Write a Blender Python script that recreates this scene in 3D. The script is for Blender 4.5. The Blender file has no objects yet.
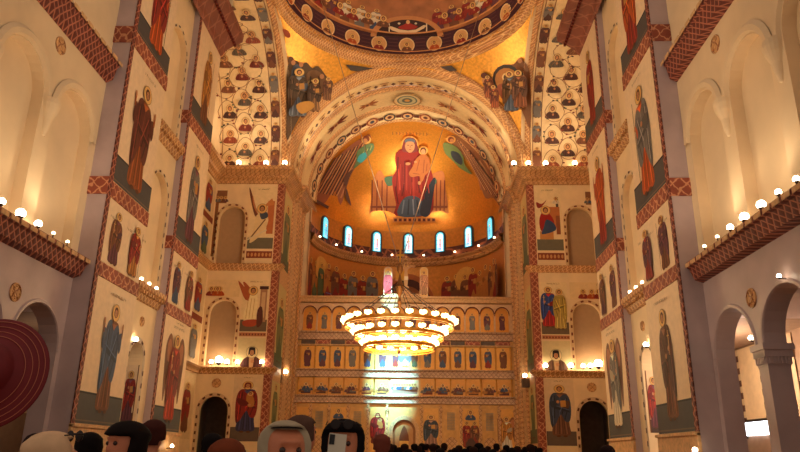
import bpy, bmesh, math, random
from math import pi, sin, cos, radians, sqrt, atan2, hypot
from mathutils import Vector, Matrix
from mathutils.geometry import tessellate_polygon
random.seed(7)
COL = bpy.context.scene.collection
FLOOR = 0.08
def V(*a): return Vector(a)

# ------------------------------------------------------------------ camera
F = 683.46
pt, yw, rl = radians(18.54408), radians(-1.72489), radians(0.83558)
CAM = V(1.4452, 0, 1.62)
fw = V(sin(yw)*cos(pt), cos(yw)*cos(pt), sin(pt))
r0 = V(cos(yw), -sin(yw), 0); u0 = r0.cross(fw)
RT = cos(rl)*r0 + sin(rl)*u0; UP = -sin(rl)*r0 + cos(rl)*u0
cd = bpy.data.cameras.new('camera'); cam = bpy.data.objects.new('camera', cd); COL.objects.link(cam)
M = Matrix((RT, UP, -fw)).transposed().to_4x4(); M.translation = CAM
cam.matrix_world = M
cd.sensor_width = 36; cd.lens = 36*F/800; cd.clip_end = 400; cd.clip_start = .05
bpy.context.scene.camera = cam
def ray(x, y): return fw + (x-400)/F*RT + (226-y)/F*UP
def hitp(x, y, ax, val):                     # where a sight line meets the plane axis=val
    d = ray(x, y); t = (val-CAM[ax])/d[ax]; return CAM + t*d
def hits(x, y, c, R):                        # ... the far side of a sphere
    d = ray(x, y); o = CAM-Vector(c); a = d.dot(d); b = o.dot(d); q = b*b-a*(o.dot(o)-R*R)
    return CAM + ((-b+sqrt(max(q, 0)))/a)*d
def hitc(x, y, c, R):                        # ... the far side of an upright cylinder
    d = ray(x, y); o = CAM-Vector(c); a = d.x**2+d.y**2; b = o.x*d.x+o.y*d.y; q = b*b-a*(o.x**2+o.y**2-R*R)
    return CAM + ((-b+sqrt(max(q, 0)))/a)*d

# ------------------------------------------------------------------ materials
def lin(c):
    return tuple(((v/255)/12.92 if v/255 <= .04045 else ((v/255+.055)/1.055)**2.4) for v in c[:3])
MATS = {}
def newmat(name):
    m = bpy.data.materials.new(name); m.use_nodes = True; MATS[name] = m
    nt = m.node_tree; return m, nt, nt.nodes, nt.links, nt.nodes['Principled BSDF']
def noise(nt, scale, detail=4, vec=None):
    n = nt.nodes.new('ShaderNodeTexNoise'); n.inputs['Scale'].default_value = scale; n.inputs['Detail'].default_value = detail
    c = nt.nodes.new('ShaderNodeTexCoord'); nt.links.new(c.outputs['Object'], n.inputs['Vector']); return n
def ramp(nt, src, stops):
    r = nt.nodes.new('ShaderNodeValToRGB'); el = r.color_ramp.elements
    while len(el) < len(stops): el.new(.5)
    for e, (p, c) in zip(el, stops): e.position = p; e.color = (*c, 1)
    nt.links.new(src, r.inputs['Fac']); return r
def plain(name, c, rough=.6, metal=0, var=.12, scale=3, bump=0, spec=.4):
    m, nt, N, L, P = newmat(name); c = lin(c)
    n = noise(nt, scale)
    r = ramp(nt, n.outputs['Fac'], [(.3, tuple(v*(1-var) for v in c)), (.7, tuple(min(1, v*(1+var)) for v in c))])
    L.new(r.outputs['Color'], P.inputs['Base Color'])
    P.inputs['Roughness'].default_value = rough; P.inputs['Metallic'].default_value = metal
    P.inputs['Specular IOR Level'].default_value = spec
    if bump:
        b = N.new('ShaderNodeBump'); b.inputs['Strength'].default_value = bump
        n2 = noise(nt, scale*8); L.new(n2.outputs['Fac'], b.inputs['Height']); L.new(b.outputs['Normal'], P.inputs['Normal'])
    return m
def scroll(name, a, b, period, rough=.6, thr=.28, metal=0, warp=.25):      # carved interlace / scroll pattern in two colours
    m, nt, N, L, P = newmat(name)
    def mth(op, x, y=None):
        n = N.new('ShaderNodeMath'); n.operation = op
        for i, q in enumerate((x, y)):
            if q is None: continue
            if isinstance(q, (int, float)): n.inputs[i].default_value = q
            else: L.new(q, n.inputs[i])
        return n.outputs[0]
    c = N.new('ShaderNodeTexCoord'); sp = N.new('ShaderNodeSeparateXYZ'); L.new(c.outputs['Object'], sp.inputs[0])
    nz = noise(nt, 1.2/period, 2)
    w = mth('MULTIPLY', mth('SUBTRACT', nz.outputs['Fac'], .5), warp*6)
    k = 2*pi/period; p = mth('MULTIPLY', mth('ADD', sp.outputs[0], sp.outputs[1]), k/1.4); z = mth('MULTIPLY', sp.outputs[2], k/1.4)
    s1 = mth('ABSOLUTE', mth('SINE', mth('ADD', mth('MULTIPLY', mth('ADD', p, z), .5), w))); s2 = mth('ABSOLUTE', mth('SINE', mth('ADD', mth('MULTIPLY', mth('SUBTRACT', p, z), .5), w)))
    d = mth('MINIMUM', s1, s2)
    r = ramp(nt, d, [(thr*.7, lin(b)), (thr*1.5, lin(a))])
    n2 = noise(nt, .8, 3); r2 = ramp(nt, n2.outputs['Fac'], [(.3, (.78, .78, .78)), (.7, (1.1, 1.1, 1.1))])
    x = N.new('ShaderNodeMix'); x.data_type = 'RGBA'; x.blend_type = 'MULTIPLY'; x.inputs[0].default_value = 1
    L.new(r.outputs['Color'], x.inputs[6]); L.new(r2.outputs['Color'], x.inputs[7]); L.new(x.outputs[2], P.inputs['Base Color'])
    bp = N.new('ShaderNodeBump'); bp.inputs['Strength'].default_value = .5; bp.inputs['Distance'].default_value = .04
    L.new(d, bp.inputs['Height']); L.new(bp.outputs['Normal'], P.inputs['Normal'])
    P.inputs['Roughness'].default_value = rough; P.inputs['Metallic'].default_value = metal
    return m
def emit(name, c, s):
    m, nt, N, L, P = newmat(name); P.inputs['Base Color'].default_value = (*lin(c), 1)
    P.inputs['Emission Color'].default_value = (*lin(c), 1); P.inputs['Emission Strength'].default_value = s; return m
def paintmat(name, rough, metal, tile=0):
    m, nt, N, L, P = newmat(name)
    a = N.new('ShaderNodeVertexColor'); a.layer_name = 'Col'
    n = noise(nt, 3.5, 6); r = ramp(nt, n.outputs['Fac'], [(.3, (.92, .92, .92)), (.7, (1.04, 1.04, 1.04))])
    x = N.new('ShaderNodeMix'); x.data_type = 'RGBA'; x.blend_type = 'MULTIPLY'; x.inputs[0].default_value = 1
    L.new(a.outputs['Color'], x.inputs[6]); L.new(r.outputs['Color'], x.inputs[7])
    out = x.outputs[2]
    if tile:
        v = N.new('ShaderNodeTexVoronoi'); v.inputs['Scale'].default_value = tile
        c = N.new('ShaderNodeTexCoord'); L.new(c.outputs['Object'], v.inputs['Vector'])
        r2 = ramp(nt, v.outputs['Color'], [(0, (.78, .78, .78)), (1, (1.12, 1.12, 1.12))])
        y = N.new('ShaderNodeMix'); y.data_type = 'RGBA'; y.blend_type = 'MULTIPLY'; y.inputs[0].default_value = 1
        L.new(out, y.inputs[6]); L.new(r2.outputs['Color'], y.inputs[7]); out = y.outputs[2]
    L.new(out, P.inputs['Base Color'])
    P.inputs['Roughness'].default_value = rough; P.inputs['Metallic'].default_value = metal; P.inputs['Specular IOR Level'].default_value = .35
    return m
marble = plain('cream_marble', (238, 208, 160), .55, var=.07, scale=.8, bump=.03)
marble2 = plain('warm_carved_marble', (214, 168, 116), .55, var=.2, scale=6, bump=.3)
sheet = plain('dusty_plastic_sheeting', (190, 168, 164), .4, var=.12, scale=.7, bump=.15)
plaster = plain('pale_stone', (228, 200, 158), .6, var=.08, scale=.5, bump=.04)
darkstone = plain('dark_stone', (92, 74, 62), .5, var=.2)
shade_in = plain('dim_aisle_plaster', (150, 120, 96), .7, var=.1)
redcarve = scroll('red_carved_interlace', (104, 42, 32), (186, 112, 84), .26, warp=.08)
redplain = plain('dark_red_paint', (112, 44, 36), .55, var=.2)
redband = scroll('red_scroll_band', (150, 72, 50), (212, 146, 104), .42, thr=.22, warp=.5)
soffitred = scroll('brown_soffit_scroll', (140, 78, 60), (168, 104, 80), .8, thr=.14, warp=.15)
goldtrim = scroll('gilded_moulding', (184, 124, 72), (232, 184, 122), .3, rough=.45, warp=.1)
goldcarve = scroll('gilt_carved_marble', (218, 166, 108), (166, 108, 66), .34, rough=.5, thr=.2, warp=.3)
goldm = paintmat('gold_mosaic', .34, .55, 7)
fresco = paintmat('fresco_paint', .6, 0)
iconm = paintmat('icon_paint', .45, .1)
brass = plain('polished_brass', (214, 150, 62), .3, metal=.9)
iron = plain('dark_iron', (58, 40, 30), .5, metal=.5)
glow = emit('warm_lamp_glow', (255, 226, 180), 8)
glow2 = emit('bright_lamp_lens', (255, 232, 196), 18)
day = emit('daylight_glass', (236, 244, 255), 5)

# ------------------------------------------------------------------ mesh helpers
def tag(o, label=None, cat=None, group=None, kind=None):
    if label: o['label'] = label
    if cat: o['category'] = cat
    if group: o['group'] = group
    if kind: o['kind'] = kind
    return o
def empty(name, loc=(0, 0, 0), rz=0):
    o = bpy.data.objects.new(name, None); o.location = loc; o.rotation_euler.z = rz; COL.objects.link(o); return o
class MB:
    def __init__(s): s.v = []; s.f = []; s.m = []; s.cur = 0
    def add(s, vs, fs):
        b = len(s.v); s.v += [tuple(p) for p in vs]; s.f += [tuple(i+b for i in f) for f in fs]; s.m += [s.cur]*len(fs); return s
    def box(s, a, b):
        (x0, y0, z0), (x1, y1, z1) = a, b
        x0, x1 = sorted((x0, x1)); y0, y1 = sorted((y0, y1)); z0, z1 = sorted((z0, z1))
        return s.add([(x0, y0, z0), (x1, y0, z0), (x1, y1, z0), (x0, y1, z0), (x0, y0, z1), (x1, y0, z1), (x1, y1, z1), (x0, y1, z1)],
                     [(0, 3, 2, 1), (4, 5, 6, 7), (0, 1, 5, 4), (1, 2, 6, 5), (2, 3, 7, 6), (3, 0, 4, 7)])
    def tube(s, p, q, r, r2=None, n=8):
        p = Vector(p); q = Vector(q); r2 = r if r2 is None else r2; d = (q-p).normalized()
        a = d.orthogonal().normalized(); b = d.cross(a)
        vs = [p+(a*cos(2*pi*k/n)+b*sin(2*pi*k/n))*r for k in range(n)] + [q+(a*cos(2*pi*k/n)+b*sin(2*pi*k/n))*r2 for k in range(n)]
        return s.add(vs, [(k, (k+1) % n, n+(k+1) % n, n+k) for k in range(n)]+[tuple(range(n))[::-1], tuple(range(n, 2*n))])
    def lathe(s, prof, c=(0, 0, 0), n=24, a0=0, a1=2*pi, axis='Z', sx=1, sy=1):
        full = abs(a1-a0-2*pi) < 1e-6; k = n if full else n+1; c = Vector(c); vs = []
        for i in range(k):
            a = a0+(a1-a0)*i/n
            for r, z in prof:
                p = V(r*cos(a)*sx, r*sin(a)*sy, z)
                if axis == 'Y': p = V(r*cos(a), z, r*sin(a))
                if axis == 'X': p = V(z, r*cos(a), r*sin(a))
                vs.append(c+p)
        m = len(prof); fs = []
        for i in range(n):
            for j in range(m-1):
                i2 = (i+1) % k; fs.append((i*m+j, i2*m+j, i2*m+j+1, i*m+j+1))
        return s.add(vs, fs)
    def ball(s, c, r, n=10, sc=(1, 1, 1)):
        c = Vector(c); b = MB(); b.lathe([(r*sin(pi*j/6), -r*cos(pi*j/6)) for j in range(7)], n=n)
        return s.add([(c.x+p[0]*sc[0], c.y+p[1]*sc[1], c.z+p[2]*sc[2]) for p in b.v], b.f)
    def sweep(s, prof, path, closed=False, mir=1):        # prof of (out, z); path in XY, the room lies to its right; mitred
        P = [V(*p, 0) for p in path]; rings = []
        for i, p in enumerate(P):
            ns = []
            if i > 0: d = (P[i]-P[i-1]).normalized(); ns.append(V(d.y, -d.x, 0))
            if i < len(P)-1: d = (P[i+1]-P[i]).normalized(); ns.append(V(d.y, -d.x, 0))
            n = ns[0] if len(ns) == 1 else (ns[0]+ns[1])/(1+ns[0].dot(ns[1]))
            rings.append([(mir*(p.x+n.x*o), p.y+n.y*o, z) for o, z in prof])
        m = len(prof); vs = [q for r in rings for q in r]
        fs = [(i*m+j, i*m+(j+1) % m, (i+1)*m+(j+1) % m, (i+1)*m+j) for i in range(len(P)-1) for j in range(m)]
        fs += [tuple(range(m))[::-1], tuple((len(P)-1)*m+j for j in range(m))]
        return s.add(vs, fs)
    def build(s, name, mat, parent=None, smooth=False):
        me = bpy.data.meshes.new(name); me.from_pydata(s.v, [], s.f)
        for m in (mat if isinstance(mat, (list, tuple)) else [mat]): me.materials.append(m)
        me.polygons.foreach_set('material_index', s.m)
        bm = bmesh.new(); bm.from_mesh(me); bmesh.ops.recalc_face_normals(bm, faces=bm.faces); bm.to_mesh(me); bm.free()
        if smooth: me.polygons.foreach_set('use_smooth', [True]*len(me.polygons))
        o = bpy.data.objects.new(name, me); COL.objects.link(o)
        if parent: o.parent = parent
        return o
def struct(mb, name, mat, smooth=False): return tag(mb.build(name, mat, smooth=smooth), kind='structure')
TR = [0]
def trim(mb, mat, smooth=False):
    TR[0] += 1; return struct(mb, 'trim_%d' % TR[0], mat, smooth)

# plane frames: (u, v, h) -> world, h towards the room
def fr_side(s, x):    # long walls, u = Y
    return lambda u, v, h=0: (s*(x-h), u, v)
def fr_front(y):      # faces looking at the camera, u = X
    return lambda u, v, h=0: (u, y-h, v)

def arch_loop(c, w, z0, z1, n=14):
    return [(c-w, z0)] + [(c-w*cos(pi*i/n), z1+w*sin(pi*i/n)) for i in range(n+1)] + [(c+w, z0)]
def wall(mb, fr, u0, u1, v0, v1, holes=(), depth=.6, backs=True, inner=None):
    """flat wall with arched recesses: face, jambs and (if backs) the recess back"""
    loops = [[(u0, v0), (u1, v0), (u1, v1), (u0, v1)]] + [arch_loop(*h) for h in holes]
    tri = tessellate_polygon([[V(a, b, 0) for a, b in l] for l in loops])
    flat = [p for l in loops for p in l]
    mb.add([fr(a, b) for a, b in flat], tri)
    for h in holes:
        l = arch_loop(*h); n = len(l)
        if inner is not None: mb.cur = inner
        mb.add([fr(a, b) for a, b in l]+[fr(a, b, -depth) for a, b in l], [(i, (i+1) % n, n+(i+1) % n, n+i) for i in range(n)])
        if backs: mb.add([fr(a, b, -depth) for a, b in l], [tuple(range(n))])
        mb.cur = 0
    return mb

# ------------------------------------------------------------------ painting on surfaces
def ell(cx, cy, rx, ry=None, n=14):
    ry = rx if ry is None else ry
    return [(cx+rx*cos(2*pi*k/n), cy+ry*sin(2*pi*k/n)) for k in range(n)]
def cr(pts, n=3):
    o = []; L = len(pts)
    for i in range(L):
        p0, p1, p2, p3 = (pts[(i+k-1) % L] for k in range(4))
        for j in range(n):
            t = j/n
            o.append(tuple(.5*(2*p1[q]+(p2[q]-p0[q])*t+(2*p0[q]-5*p1[q]+4*p2[q]-p3[q])*t*t+(3*p1[q]-p0[q]-3*p2[q]+p3[q])*t**3) for q in (0, 1)))
    return o
def line(a, b, w):
    dx, dy = b[0]-a[0], b[1]-a[1]; L = hypot(dx, dy) or 1; nx, ny = -dy/L*w/2, dx/L*w/2
    return [(a[0]+nx, a[1]+ny), (b[0]+nx, b[1]+ny), (b[0]-nx, b[1]-ny), (a[0]-nx, a[1]-ny)]
def mul(c, k): return tuple(max(0, min(255, v*k)) for v in c)
class Art:
    def __init__(s, T=None): s.p = []; s.T = T or (lambda u, v: (u, v))
    def add(s, pts, c, up=True):
        s.p.append(([s.T(*q) for q in pts], c)); return s
    def rect(s, u0, v0, u1, v1, c): return s.add([(u0, v0), (u1, v0), (u1, v1), (u0, v1)], c)
    def build(s, name, fr, mat=None, eps=None, h0=.02, edge=None, parent=None, thick=True):
        eps = eps or (.0013 if edge is None else .007)
        bm = bmesh.new(); cl = bm.loops.layers.float_color.new('Col')
        for k, (pts, c) in enumerate(s.p):
            h = h0+eps*k; c = (*lin(c), 1)
            area = sum(pts[i][0]*pts[(i+1) % len(pts)][1]-pts[(i+1) % len(pts)][0]*pts[i][1] for i in range(len(pts)))
            if abs(area) < 1e-9: continue
            if len(pts) == 4: tris = [(0, 1, 2, 3)]
            else: tris = tessellate_polygon([[V(a, b, 0) for a, b in pts]])
            b2 = bmesh.new(); vs = [b2.verts.new((a, b, 0)) for a, b in pts]
            for t in tris:
                try: b2.faces.new([vs[i] for i in t])
                except ValueError: pass
            if edge:
                for _ in range(7):
                    es = [e for e in b2.edges if e.calc_length() > edge]
                    if not es: break
                    bmesh.ops.subdivide_edges(b2, edges=es, cuts=1)
                    bmesh.ops.triangulate(b2, faces=[f for f in b2.faces if len(f.verts) > 4])
            b2.verts.index_update(); nv = [bm.verts.new(fr(v.co.x, v.co.y, h)) for v in b2.verts]
            for f in b2.faces:
                g = bm.faces.new([nv[v.index] for v in f.verts])
                for l in g.loops: l[cl] = c
            if thick and k == 0:            # the painted slab's own edge
                lo = [bm.verts.new(fr(a, b, 0)) for a, b in pts]; hi = [bm.verts.new(fr(a, b, h)) for a, b in pts]; n = len(pts)
                for i in range(n):
                    g = bm.faces.new([lo[i], lo[(i+1) % n], hi[(i+1) % n], hi[i]])
                    for l in g.loops: l[cl] = c
            b2.free()
        me = bpy.data.meshes.new(name); bm.to_mesh(me); bm.free(); me.materials.append(mat or fresco)
        o = bpy.data.objects.new(name, me); COL.objects.link(o)
        if parent: o.parent = parent
        return o
SKIN = (196, 134, 88); HAIR = (84, 50, 30); GOLD = (232, 180, 104); CREAM = (240, 209, 166)
RED = (150, 50, 38); BLUE = (72, 86, 112); BROWN = (124, 76, 50); GREY = (120, 112, 104); GREEN = (92, 104, 70); OCHRE = (190, 124, 58); WHITE = (226, 206, 170); PURP = (108, 62, 68); ORANGE = (190, 84, 36)
def head(A, T, x, y, r, hat=None, beard=True, hair=HAIR, halo=GOLD, face=True):
    A.add([T(*p) for p in ell(x, y, 1.95*r, 1.95*r, 20)], mul(halo, .66)); A.add([T(*p) for p in ell(x, y, 1.8*r, 1.8*r, 20)], halo)
    A.add([T(*p) for p in ell(x, y+.1*r, 1.02*r, 1.2*r)], hair)
    if beard: A.add([T(*p) for p in ell(x, y-.5*r, .62*r, .75*r)], mul(hair, 1.25))
    A.add([T(*p) for p in ell(x, y-.08*r, .68*r, .86*r)], SKIN)
    if face:
        for q in (-.28, .28): A.add([T(*p) for p in ell(x+q*r, y+.05*r, .12*r, .07*r, 6)], (50, 30, 22))
        A.add([T(*p) for p in [(x-.05*r, y+.02*r), (x+.06*r, y+.02*r), (x+.09*r, y-.3*r), (x-.09*r, y-.3*r)]], mul(SKIN, .78))
        A.add([T(*p) for p in [(x-.2*r, y-.42*r), (x+.2*r, y-.42*r), (x+.15*r, y-.5*r), (x-.15*r, y-.5*r)]], (130, 60, 44))
    if hat == 'black': A.add([T(*p) for p in cr([(x-1.1*r, y-.9*r), (x-1.05*r, y+.4*r), (x-.8*r, y+1.5*r), (x+.8*r, y+1.5*r), (x+1.05*r, y+.4*r), (x+1.1*r, y-.9*r), (x+.72*r, y-.3*r), (x+.62*r, y+.55*r), (x-.62*r, y+.55*r), (x-.72*r, y-.3*r)])], (44, 30, 28))
    if hat == 'veil': A.add([T(*p) for p in cr([(x-1.2*r, y-1.6*r), (x-1.2*r, y+.2*r), (x-.7*r, y+1.25*r), (x+.7*r, y+1.25*r), (x+1.2*r, y+.2*r), (x+1.2*r, y-1.6*r), (x+.65*r, y-.7*r), (x+.6*r, y+.5*r), (x-.6*r, y+.5*r), (x-.65*r, y-.7*r)])], mul(RED, .8))
    if hat == 'crown': A.add([T(*p) for p in [(x-.8*r, y+.55*r), (x-.95*r, y+1.4*r), (x-.4*r, y+1.05*r), (x, y+1.6*r), (x+.4*r, y+1.05*r), (x+.95*r, y+1.4*r), (x+.8*r, y+.55*r)]], (226, 170, 80))
def saint(A, x, y, h, robe=BROWN, mantle=BLUE, wings=None, arms='book', hat=None, beard=True, w=1.0, halo=GOLD, hair=HAIR, face=True, flip=1, detail=True):
    T = lambda u, v: (x+u*h*w*flip, y+v*h)
    def P(pts, c, sm=True): A.add([T(*p) for p in (cr(pts) if sm else pts)], c)
    if wings:
        for s in (-1, 1):
            P([(s*.06, .80), (s*.13, .95), (s*.20, .96), (s*.27, .82), (s*.26, .55), (s*.215, .22), (s*.17, .34), (s*.14, .55), (s*.09, .66)], wings)
            P([(s*.10, .80), (s*.17, .91), (s*.225, .84), (s*.2, .68), (s*.14, .66)], mul(wings, 1.35))
            if detail:
                for k in range(4): P(line((s*(.14+.03*k), .66), (s*(.18+.014*k), .36+.05*k), .008), mul(wings, .6), False)
    if not detail: face = False
    P([(-.035, .80), (.035, .80), (.03, .87), (-.03, .87)], mul(SKIN, .85), False)
    P([(-.06, .83), (.06, .83), (.12, .79), (.14, .62), (.12, .45), (.125, .22), (.135, .05), (0, .03), (-.13, .05), (-.12, .25), (-.12, .45), (-.145, .62), (-.12, .79)], robe)
    if detail:
        for k in range(9):
            u = -.10+.025*k; P(line((u*.7, .50-.02*(k % 3)), (u*1.12, .06), .007+.003*(k % 2)), mul(robe, (.6, 1.4, .8)[k % 3]), False)
    if mantle:
        P([(-.06, .835), (.0, .79), (.10, .80), (.15, .70), (.16, .48), (.13, .30), (.06, .30), (.01, .42), (-.04, .34), (-.08, .24), (-.14, .20), (-.16, .4), (-.16, .64), (-.125, .79)], mantle)
        if detail:
            for a, b in (((-.12, .76), (-.13, .18)), ((.11, .74), (.02, .42)), ((-.07, .78), (-.09, .35)), ((.13, .6), (.06, .33))):
                P(line(a, b, .013), mul(mantle, .6), False)
            for k in range(6):
                P(line((-.13+.045*k, .76-.02*abs(k-2)), (-.12+.035*k, .40+.03*(k % 3)), .006), mul(mantle, (1.45, .62, .8)[k % 3]), False)
            P([(-.12, .60), (.13, .50), (.14, .46), (-.11, .54)], mul(mantle, .7), False); P([(-.12, .61), (.13, .515), (.13, .50), (-.12, .60)], mul(mantle, 1.35), False)
            P(line((-.10, .74), (-.115, .25), .01), mul(mantle, 1.5), False); P(line((.09, .72), (-.01, .47), .012), mul(mantle, 1.5), False)
    hc = SKIN
    if arms == 'book':
        P([(.14, .68), (.12, .54), (.0, .58), (.02, .65)], mul(robe, .85)); P([(.01, .56), (.09, .57), (.085, .69), (.005, .68)], (196, 140, 70), False)
        P([(-.145, .66), (-.12, .55), (-.03, .62), (-.04, .68)], mul(mantle or robe, .8)); P(ell(-.03, .66, .022, .03), hc, False)
    elif arms == 'orant':
        for s in (-1, 1):
            P([(s*.10, .76), (s*.16, .56), (s*.20, .60), (s*.185, .74), (s*.13, .73)], mul(mantle or robe, .9)); P(ell(s*.195, .80, .018, .035), hc, False)
            P(line((s*.19, .70), (s*.195, .78), .025), mul(robe, 1.1), False)
    elif arms == 'staff':
        P(line((.17, .92), (.15, .03), .009), mul(BROWN, .8), False); P([(.14, .68), (.12, .55), (.10, .62), (.15, .70)], mul(robe, 1.1)); P(ell(.155, .66, .02, .025), hc, False)
        P([(-.145, .66), (-.12, .53), (.0, .60), (-.01, .66)], mul(mantle or robe, .75)); P(ell(.0, .63, .022, .025), hc, False)
    elif arms == 'scroll':
        P([(-.145, .70), (-.13, .55), (-.19, .60), (-.17, .74)], mul(robe, 1.15)); P(ell(-.19, .70, .018, .03), hc, False)
        P([(.13, .68), (.13, .52), (.04, .56), (.05, .62)], mul(mantle or robe, .8)); P([(.02, .40), (.07, .40), (.065, .62), (.03, .62)], WHITE, False)
    elif arms == 'cross':
        P(line((-.09, .78), (-.09, .56), .01), GOLD, False); P(line((-.115, .73), (-.065, .73), .01), GOLD, False); P(ell(-.08, .62, .024, .025), hc, False)
        P([(.14, .66), (.12, .54), (.0, .52), (.02, .60)], mul(robe, .8)); P(ell(.0, .56, .02, .025), hc, False)
    elif arms == 'child':
        P([(.0, .74), (.07, .73), (.11, .60), (.10, .50), (.02, .50), (-.01, .62)], OCHRE); head(A, T, .045, .745, .024, beard=False, face=False, halo=halo)
        P([(-.145, .66), (-.1, .52), (.03, .52), (.0, .60)], mul(mantle or robe, .75)); P(ell(.04, .53, .025, .02), hc, False)
    if arms not in ('none',) and detail: P([(-.05, .80), (.05, .80), (.0, .74)], mul(robe, 1.3), False)
    for s in (-1, 1): P(ell(s*.05+.005, .022, .033, .018), mul(BROWN, .8), False)
    head(A, T, 0, .905, .042, hat, beard, hair, halo, face)
def bust(A, x, y, r, robe=RED, hat=None, beard=True, halo=GOLD, face=True, mantle=None):
    T = lambda u, v: (x+u*r, y+v*r)
    A.add([T(*p) for p in cr([(-.95, -1), (-.9, -.4), (-.5, -.05), (-.15, .08), (.15, .08), (.5, -.05), (.9, -.4), (.95, -1)])], robe)
    if mantle: A.add([T(*p) for p in [(-.25, .0), (.25, .0), (.18, -1), (-.18, -1)]], mantle)
    for k in (-.6, -.35, .35, .6): A.add([T(*p) for p in line((k, -.2), (k*1.1, -.95), .06)], mul(robe, .65))
    A.add([T(*p) for p in ell(.1, -.45, .16, .18)], SKIN)
    head(A, T, 0, .42, .30, hat, beard, halo=halo, face=face)
def letters(A, x, y, w, hgt, n, c=(120, 84, 50)):
    rnd = random.Random(int(abs(x*100)+abs(y*10)))
    for i in range(n):
        u = x-w/2+w*(i+.5)/n; d = w/n*.28
        A.add(line((u-d, y), (u-d, y+hgt), d*.5), c)
        if rnd.random() < .7: A.add(line((u-d, y+hgt*rnd.choice((.5, 1))), (u+d, y+hgt*rnd.choice((0, .5, 1))), d*.5), c)
        if rnd.random() < .5: A.add(line((u+d, y), (u+d, y+hgt), d*.5), c)
def checker(A, pts, w, c1, c2, step):
    """chequered border along a polyline"""
    for (a, b) in zip(pts, pts[1:]):
        L = hypot(b[0]-a[0], b[1]-a[1]); n = max(1, round(L/step))
        for k in range(n):
            p = (a[0]+(b[0]-a[0])*k/n, a[1]+(b[1]-a[1])*k/n); q = (a[0]+(b[0]-a[0])*(k+1)/n, a[1]+(b[1]-a[1])*(k+1)/n)
            A.add(line(p, q, w), c1 if k % 2 else c2)
def arch_border(A, c, wd, z0, z1, w, c1, c2, step, n=10):
    r = wd+w/2
    A.add([(c-wd-w, z0)]+[(c-(wd+w)*cos(pi*i/16), z1+(wd+w)*sin(pi*i/16)) for i in range(17)]+[(c+wd+w, z0), (c+wd, z0)]+[(c+wd*cos(pi*i/16), z1+wd*sin(pi*i/16)) for i in range(17)]+[(c-wd, z0)], c1)
    for s in (-1, 1):
        k = 0; z = z0
        while z < z1-step*.3:
            if k % 2: A.rect(c+s*r-w*.28, z, c+s*r+w*.28, z+step*.8, c2)
            z += step; k += 1
    m = max(6, int(pi*r/step))
    for k in range(m):
        if k % 2:
            a = pi*(k+.1)/m; b = pi*(k+.9)/m
            A.add([(c+(r-w*.28)*cos(a), z1+(r-w*.28)*sin(a)), (c+(r+w*.28)*cos(a), z1+(r+w*.28)*sin(a)), (c+(r+w*.28)*cos(b), z1+(r+w*.28)*sin(b)), (c+(r-w*.28)*cos(b), z1+(r-w*.28)*sin(b))], c2)
def fres(A, name, fr, label, cat='fresco', group=None, **k):
    return tag(A.build(name, fr, **k), label, cat, group)
SIDE = {-1: 'left', 1: 'right'}

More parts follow.
